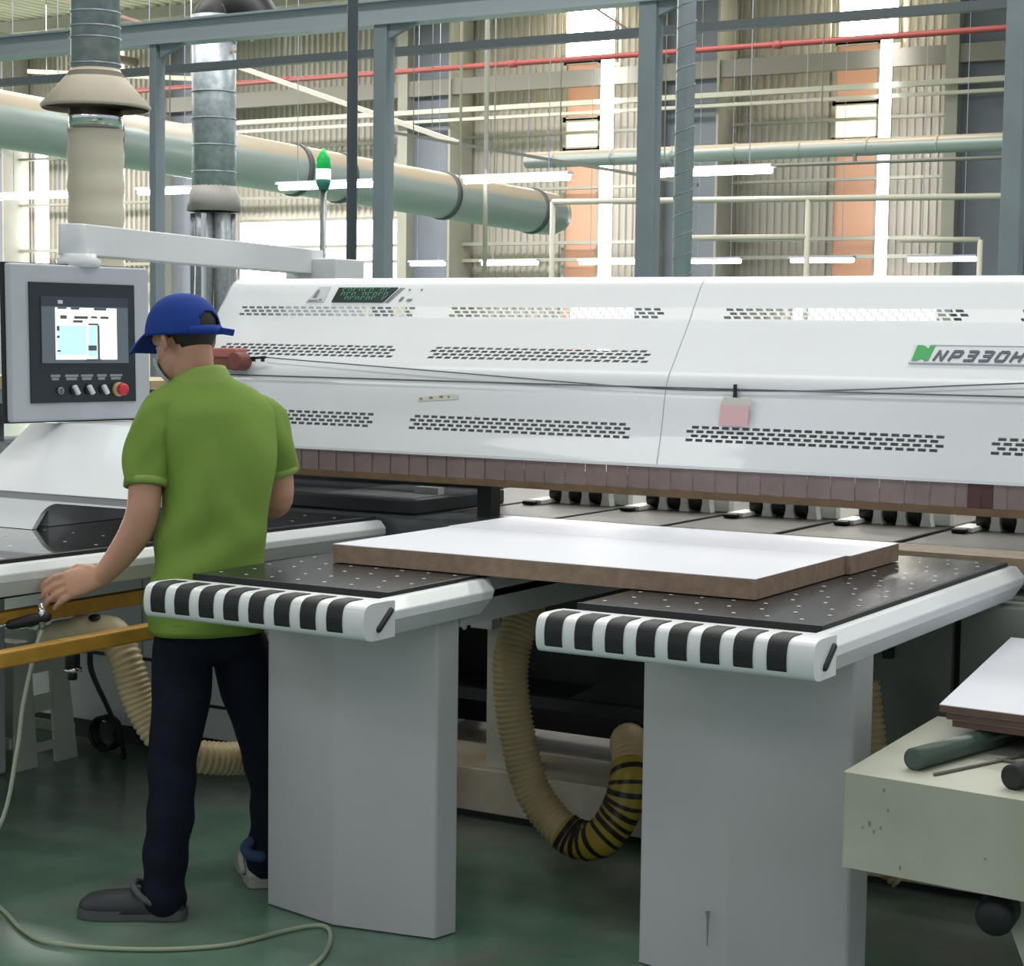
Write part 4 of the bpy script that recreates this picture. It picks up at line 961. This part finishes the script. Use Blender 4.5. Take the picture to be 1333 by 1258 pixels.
hem2 = sleeve(sh, [(.030, .282, 1.316), (.074, .303, 1.308), (.106, .323, 1.275), (.129, .341, 1.21), (.140, .357, 1.150)], [.050, .070, .069, .060, .053], 1.4)
shirt = build('polo_shirt', sh, GREEN, man)
CUF = mat('shirt_rib', '#87a050', .85, bump=.3, bscale=900)
for (c_, T, r) in (hem1, hem2):
    b = MB(); b.lathe(c_-T*.020, T, [(0, r+.0015), (.002, r+.0045), (.020, r+.0045), (.022, r-.004), (.002, r-.004)], 40); build('sleeve_cuff', b, CUF, shirt)
# collar: folded band, high at the nape and dropping to the front
b = MB(); rs = []
for k, (zz, rad, lift) in enumerate(((1.386, .100, -.010), (1.393, .101, -.008), (1.412, .090, .0), (1.428, .078, .015), (1.437, .072, .018), (1.434, .065, .016), (1.41, .066, .0))):
    ring = []
    for i in range(28):
        a = 2*PI*i/28; du, dw = math.cos(a)*rad, math.sin(a)*rad*.92
        back = (-(dw*math.cos(.8)+ -du*math.sin(.8)*1.0))/rad      # +1 at the nape
        ring.append(W(-.068+du, .262+dw, zz+lift*back*.9+.010*back-.006))
    rs.append(ring)
b.rings(rs, 0, False, True); build('collar', b, CUF, shirt)

# trousers
tr = MB()
tr.rings([ellring(W(-.028, .158, z), a, d, Y0) for z, a, d in ((.80, .142, .108), (.74, .148, .112), (.69, .147, .112), (.655, .12, .09))])
limb(tr, [(-.088, .128, .70), (-.092, .100, .571), (-.100, .027, .396), (-.100, -.033, .244), (-.106, -.075, .10), (-.108, -.085, .055)], [.084, .082, .066, .062, .058, .062])
limb(tr, [(.045, .207, .69), (.078, .227, .548), (.128, .247, .327), (.136, .237, .16), (.125, .212, .075)], [.084, .080, .064, .059, .060])
def tfold(p, n):
    q = p-BASE; u = q.dot(RT); z = q.z
    return p+n*(.003*math.sin(60*z+14*u)*max(0, min(1, (.5-z)/.2))+.0025*math.sin(26*z-20*u))
trs = remesh('trousers', tr, NAVY, man, .008, 3, tfold)
b = MB(); b.tube(spline([W(.085, .17, .135), W(.075, .165, .12), W(.09, .15, .105), W(.12, .15, .10)]), .016, 10, round_end=True); build('turn_up', b, mat('denim_light', '#2c4563', .85), trs)

# shoes
CLOG = mat('grey_clog', '#3a3d41', .6, var=.15, scale=20); SOLE = mat('clog_sole', '#505456', .6); PALE = mat('pale_shoe', '#9b9c98', .5)
def shoe(hl, direction, m, sole_m, nm):
    d = Vector(direction).normalized(); s = Vector((-d.y, d.x, 0)); o = Vector(hl)
    up = []
    for t, hw, h in ((-.012, .022, .050), (.0, .034, .060), (.05, .040, .074), (.10, .042, .080), (.15, .047, .074), (.20, .049, .070), (.24, .042, .062), (.264, .022, .044)):
        c_ = o+d*t; ring = []
        for i in range(20):
            a = 2*PI*i/20; x = math.cos(a); y = math.sin(a)
            ring.append(c_+s*hw*(abs(x)**.8)*(1 if x > 0 else -1)+Vector((0, 0, .022+max(0, y)**.8*(h-.022) if y > 0 else .020+.002*y)))
        up.append(ring)
    b = MB(); b.rings(up); so = build(nm, b, m, man)
    pl = []
    for t, hw in ((-.018, .018), (-.008, .034), (.05, .041), (.10, .040), (.16, .048), (.21, .050), (.25, .040), (.27, .018)): pl.append((t, hw))
    outl = [o+d*t+s*hw for t, hw in pl]+[o+d*t-s*hw for t, hw in pl[::-1]]
    b = MB(); b.prism([(p.x, p.y, .002) for p in outl], (0, 0, .026)); build('sole', b, sole_m, so, .005)
    b = MB(); b.tube(spline([o+d*.03+s*.043+Vector((0, 0, .035)), o+d*.085+s*.046+Vector((0, 0, .062)), o+d*.115+s*.03+Vector((0, 0, .088)), o+d*.12+Vector((0, 0, .094)), o+d*.115-s*.03+Vector((0, 0, .088)), o+d*.085-s*.046+Vector((0, 0, .062)), o+d*.03-s*.043+Vector((0, 0, .035))]), .009, 8); build('strap', b, sole_m, so)
shoe(W(-.062, -.088, 0), WV(-1, .02, 0), CLOG, SOLE, 'shoe')
shoe(W(.112, .195, 0), WV(-.25, 1, 0), PALE, PALE, 'shoe')

# hair below the cap
b = MB(); nA, nE = 40, 16; V = []; F = []
for e in range(nE+1):
    for a in range(nA):
        el = math.radians(-58+e*(82/nE)); az = 2*PI*a/nA
        V.append(Hd(.0800*math.cos(el)*math.sin(az), -.013-.099*math.cos(el)*math.cos(az)*1.0, .022+.093*math.sin(el)))
for e in range(nE):
    for a in range(nA):
        az = 2*PI*(a+.5)/nA; fr_ = abs(((az+PI) % (2*PI))-PI)      # 0 at the back of the head
        el = -58+(e+.5)*(82/nE)
        lim = -58 if fr_ < .95 else (-58+(fr_-.95)*90 if fr_ < 1.35 else (2 if fr_ < 2.0 else 14))
        if el > lim: F.append((e*nA+a, e*nA+(a+1) % nA, (e+1)*nA+(a+1) % nA, (e+1)*nA+a))
b.add(V, F, 0, True); hr = build('hair', b, HAIR, man, recalc=False); so_ = hr.modifiers.new('t', 'SOLIDIFY'); so_.thickness = .004; so_.offset = 1
# cap
b = MB(); V = []; F = []; nA, nE = 60, 22
yc_, pc_ = math.radians(56), math.radians(3)
CF = WV(-math.sin(yc_)*math.cos(pc_), math.cos(yc_)*math.cos(pc_), -math.sin(pc_)); CR_ = WV(math.cos(yc_), math.sin(yc_), 0); CU = CR_.cross(CF)
if CU.z < 0: CU = -CU
CO = W(-.120, .282, 1.535)-CF*.004
for e in range(nE+1):
    for a in range(nA):
        el = PI/2*e/nE; az = 2*PI*a/nA
        rx, ry, rz = .0935, .111, .113
        ce = math.cos(el)**.82 if e < nE else 0.
        V.append(CO+CR_*rx*ce*math.sin(az)-CF*ry*ce*math.cos(az)+CU*(rz*math.sin(el)))
for e in range(nE):
    for a in range(nA):
        az = 2*PI*(a+.5)/nA; fr_ = abs(((az+PI) % (2*PI))-PI); el = (e+.5)/nE*90
        if fr_ < .46 and 12 < el < 12+20*math.sqrt(max(0, 1-(fr_/.46)**2)): continue
        F.append((e*nA+a, e*nA+(a+1) % nA, (e+1)*nA+(a+1) % nA, (e+1)*nA+a))
b.add(V, F, 0, True); cap = build('cap', b, CAPB, man, recalc=False); so_ = cap.modifiers.new('t', 'SOLIDIFY'); so_.thickness = .003; so_.offset = 1
V = []; F = []; nr, na = 8, 24
for r in range(nr+1):
    for a in range(na+1):
        th = (a/na-.5)*1.7; t_ = r/nr
        ex = math.sin(th)*.094; ey = math.cos(th)*.110
        ext = t_*.075*math.cos(th*.72)**1.2
        V.append(CO+CR_*(ex*(1+.05*t_))+CF*(ey+ext)+CU*(.008-.020*t_*t_-.030*t_-(th*th)*.010*t_))
for r in range(nr):
    for a in range(na): i = r*(na+1)+a; F.append((i, i+1, i+na+2, i+na+1))
b = MB(); b.add(V, F, 0, True); br = build('brim', b, CAPB, cap, recalc=False); so_ = br.modifiers.new('t', 'SOLIDIFY'); so_.thickness = .004; so_.offset = 0
b = MB(); b.ell(CO+CU*.112, CR_*.008, CF*.008, CU*.005, 12, 8); build('cap_button', b, CAPB, cap)
b = MB(); pts = []
for k in range(11):
    az = -.75+1.5*k/10; pts.append(CO+CR_*.097*math.sin(az)-CF*.1135*math.cos(az)+CU*.010)
for up_, m_ in ((0, 0),):
    V = []; 
    for p in pts: V += [p-CU*.011, p+CU*.011]
    b.add(V, [(2*i, 2*i+2, 2*i+3, 2*i+1) for i in range(10)], 0, True)
sb = build('strap', b, CAPB, cap, recalc=False); so_ = sb.modifiers.new('t', 'SOLIDIFY'); so_.thickness = .004; so_.offset = 0
b = MB(); e0 = pts[8]; b.obox(e0+WV(.018, -.01, -.004), WV(.020, 0, -.003), WV(0, .003, 0), WV(.002, 0, .009)); build('strap_tail', b, CAPB, sb, .002)
# eyes, brows, mask
for sx_ in (-1, 1):
    b = MB(); b.ell(Hd(sx_*.029, .071, -.012), HR*.011, HF_*.010, HU*.009, 14, 8); ey = build('eye', b, mat('eye_white', '#d9d4cc', .3), man)
    b = MB(); b.ell(Hd(sx_*.029, .0788, -.013), HR*.005, HF_*.003, HU*.005, 12, 8); build('iris', b, BLACK, ey)
    b = MB(); b.tube([Hd(sx_*.016, .092, .006), Hd(sx_*.031, .090, .011), Hd(sx_*.047, .080, .006)], .003, 8); build('eyebrow', b, HAIR, man)
b = MB(); V = []; F = []
for r in range(13):
    for a in range(17):
        el = math.radians(-58+r*4.6); az = math.radians(-68+a*8.5)
        V.append(Hd(.069*math.cos(el)*math.sin(az), .030+.084*math.cos(el)*math.cos(az), -.036+.098*math.sin(el)))
for r in range(12):
    for a in range(16): i = r*17+a; F.append((i, i+1, i+18, i+17))
b.add(V, F, 0, True); mk = build('face_mask', b, mat('mask_fabric', '#b9c6c6', .8), man, recalc=False); so_ = mk.modifiers.new('t', 'SOLIDIFY'); so_.thickness = .002; so_.offset = 1
for sx_ in (-1, 1):
    b = MB(); b.tube(spline([Hd(sx_*.062, .055, -.055), Hd(sx_*.078, .015, -.03), Hd(sx_*.086, -.02, -.01)]), .0015, 6); build('ear_loop', b, MATS['mask_fabric'], mk)

# ------------------------------------------------------------------ camera
cam = bpy.data.cameras.new('camera'); co = bpy.data.objects.new('camera', cam); C.objects.link(co)
TH, PT, RL = math.radians(30.673), math.radians(4.518), math.radians(.745)
ct, st_, cp, sp = math.cos(TH), math.sin(TH), math.cos(PT), math.sin(PT)
R0 = Vector((ct, st_, 0)); FW = Vector((-st_*cp, ct*cp, -sp)); U0 = Vector((-st_*sp, ct*sp, cp))
Rv = R0*math.cos(RL)+U0*math.sin(RL); Uv = U0*math.cos(RL)-R0*math.sin(RL)
M = Matrix((Rv, Uv, -FW)).transposed().to_4x4(); M.translation = (0, 0, 1.55)
co.matrix_world = M
cam.sensor_fit = 'HORIZONTAL'; cam.sensor_width = 36; cam.lens = 36*2453/1333; cam.clip_end = 200; cam.clip_start = .05
bpy.context.scene.camera = co

# ------------------------------------------------------------------ light
wd = bpy.data.worlds.new('world'); bpy.context.scene.world = wd; wd.use_nodes = True
bg = wd.node_tree.nodes['Background']; bg.inputs['Color'].default_value = (.88, .94, 1, 1); bg.inputs['Strength'].default_value = .6
def area(name, loc, sx_, sy_, pw, rot=(0, 0, 0), col=(1, .98, .95)):
    l = bpy.data.lights.new(name, 'AREA'); l.shape = 'RECTANGLE'; l.size = sx_; l.size_y = sy_; l.energy = pw; l.color = col
    o = bpy.data.objects.new(name, l); C.objects.link(o); o.location = loc; o.rotation_euler = rot; return o
area('skylight', (-5, 8.5, 9.1), 16, 1.6, 820)
area('skylight', (-10, 15, 9.1), 22, 1.6, 1500)
area('skylight', (-20, 23, 9.1), 26, 1.6, 1800)
area('skylight', (-32, 33, 9.1), 26, 1.6, 3200)
area('skylight', (-3, 2.5, 9.1), 12, 1.2, 300)
area('fill_light', (-8.5, -.5, 4.6), 6, .4, 75, (math.radians(40), 0, math.radians(-25)))  # unseen fill from the camera side, added to brighten fronts and under tables
area('fill_light', (0.5, -2.5, 4.6), 6, .4, 45, (math.radians(40), 0, math.radians(25)))  # second added fill, weaker, from the right

area('side_uplight', (-52, 27, 5.5), 16, 5, 5500, (0, math.radians(-102), 0), (1, .97, .9))  # unseen light added at left, tilted up to brighten roof and far hall

vs = bpy.context.scene.view_settings
vs.view_transform = 'Standard'; vs.look = 'None'; vs.gamma = 1; vs.use_curve_mapping = False; vs.exposure = 0.
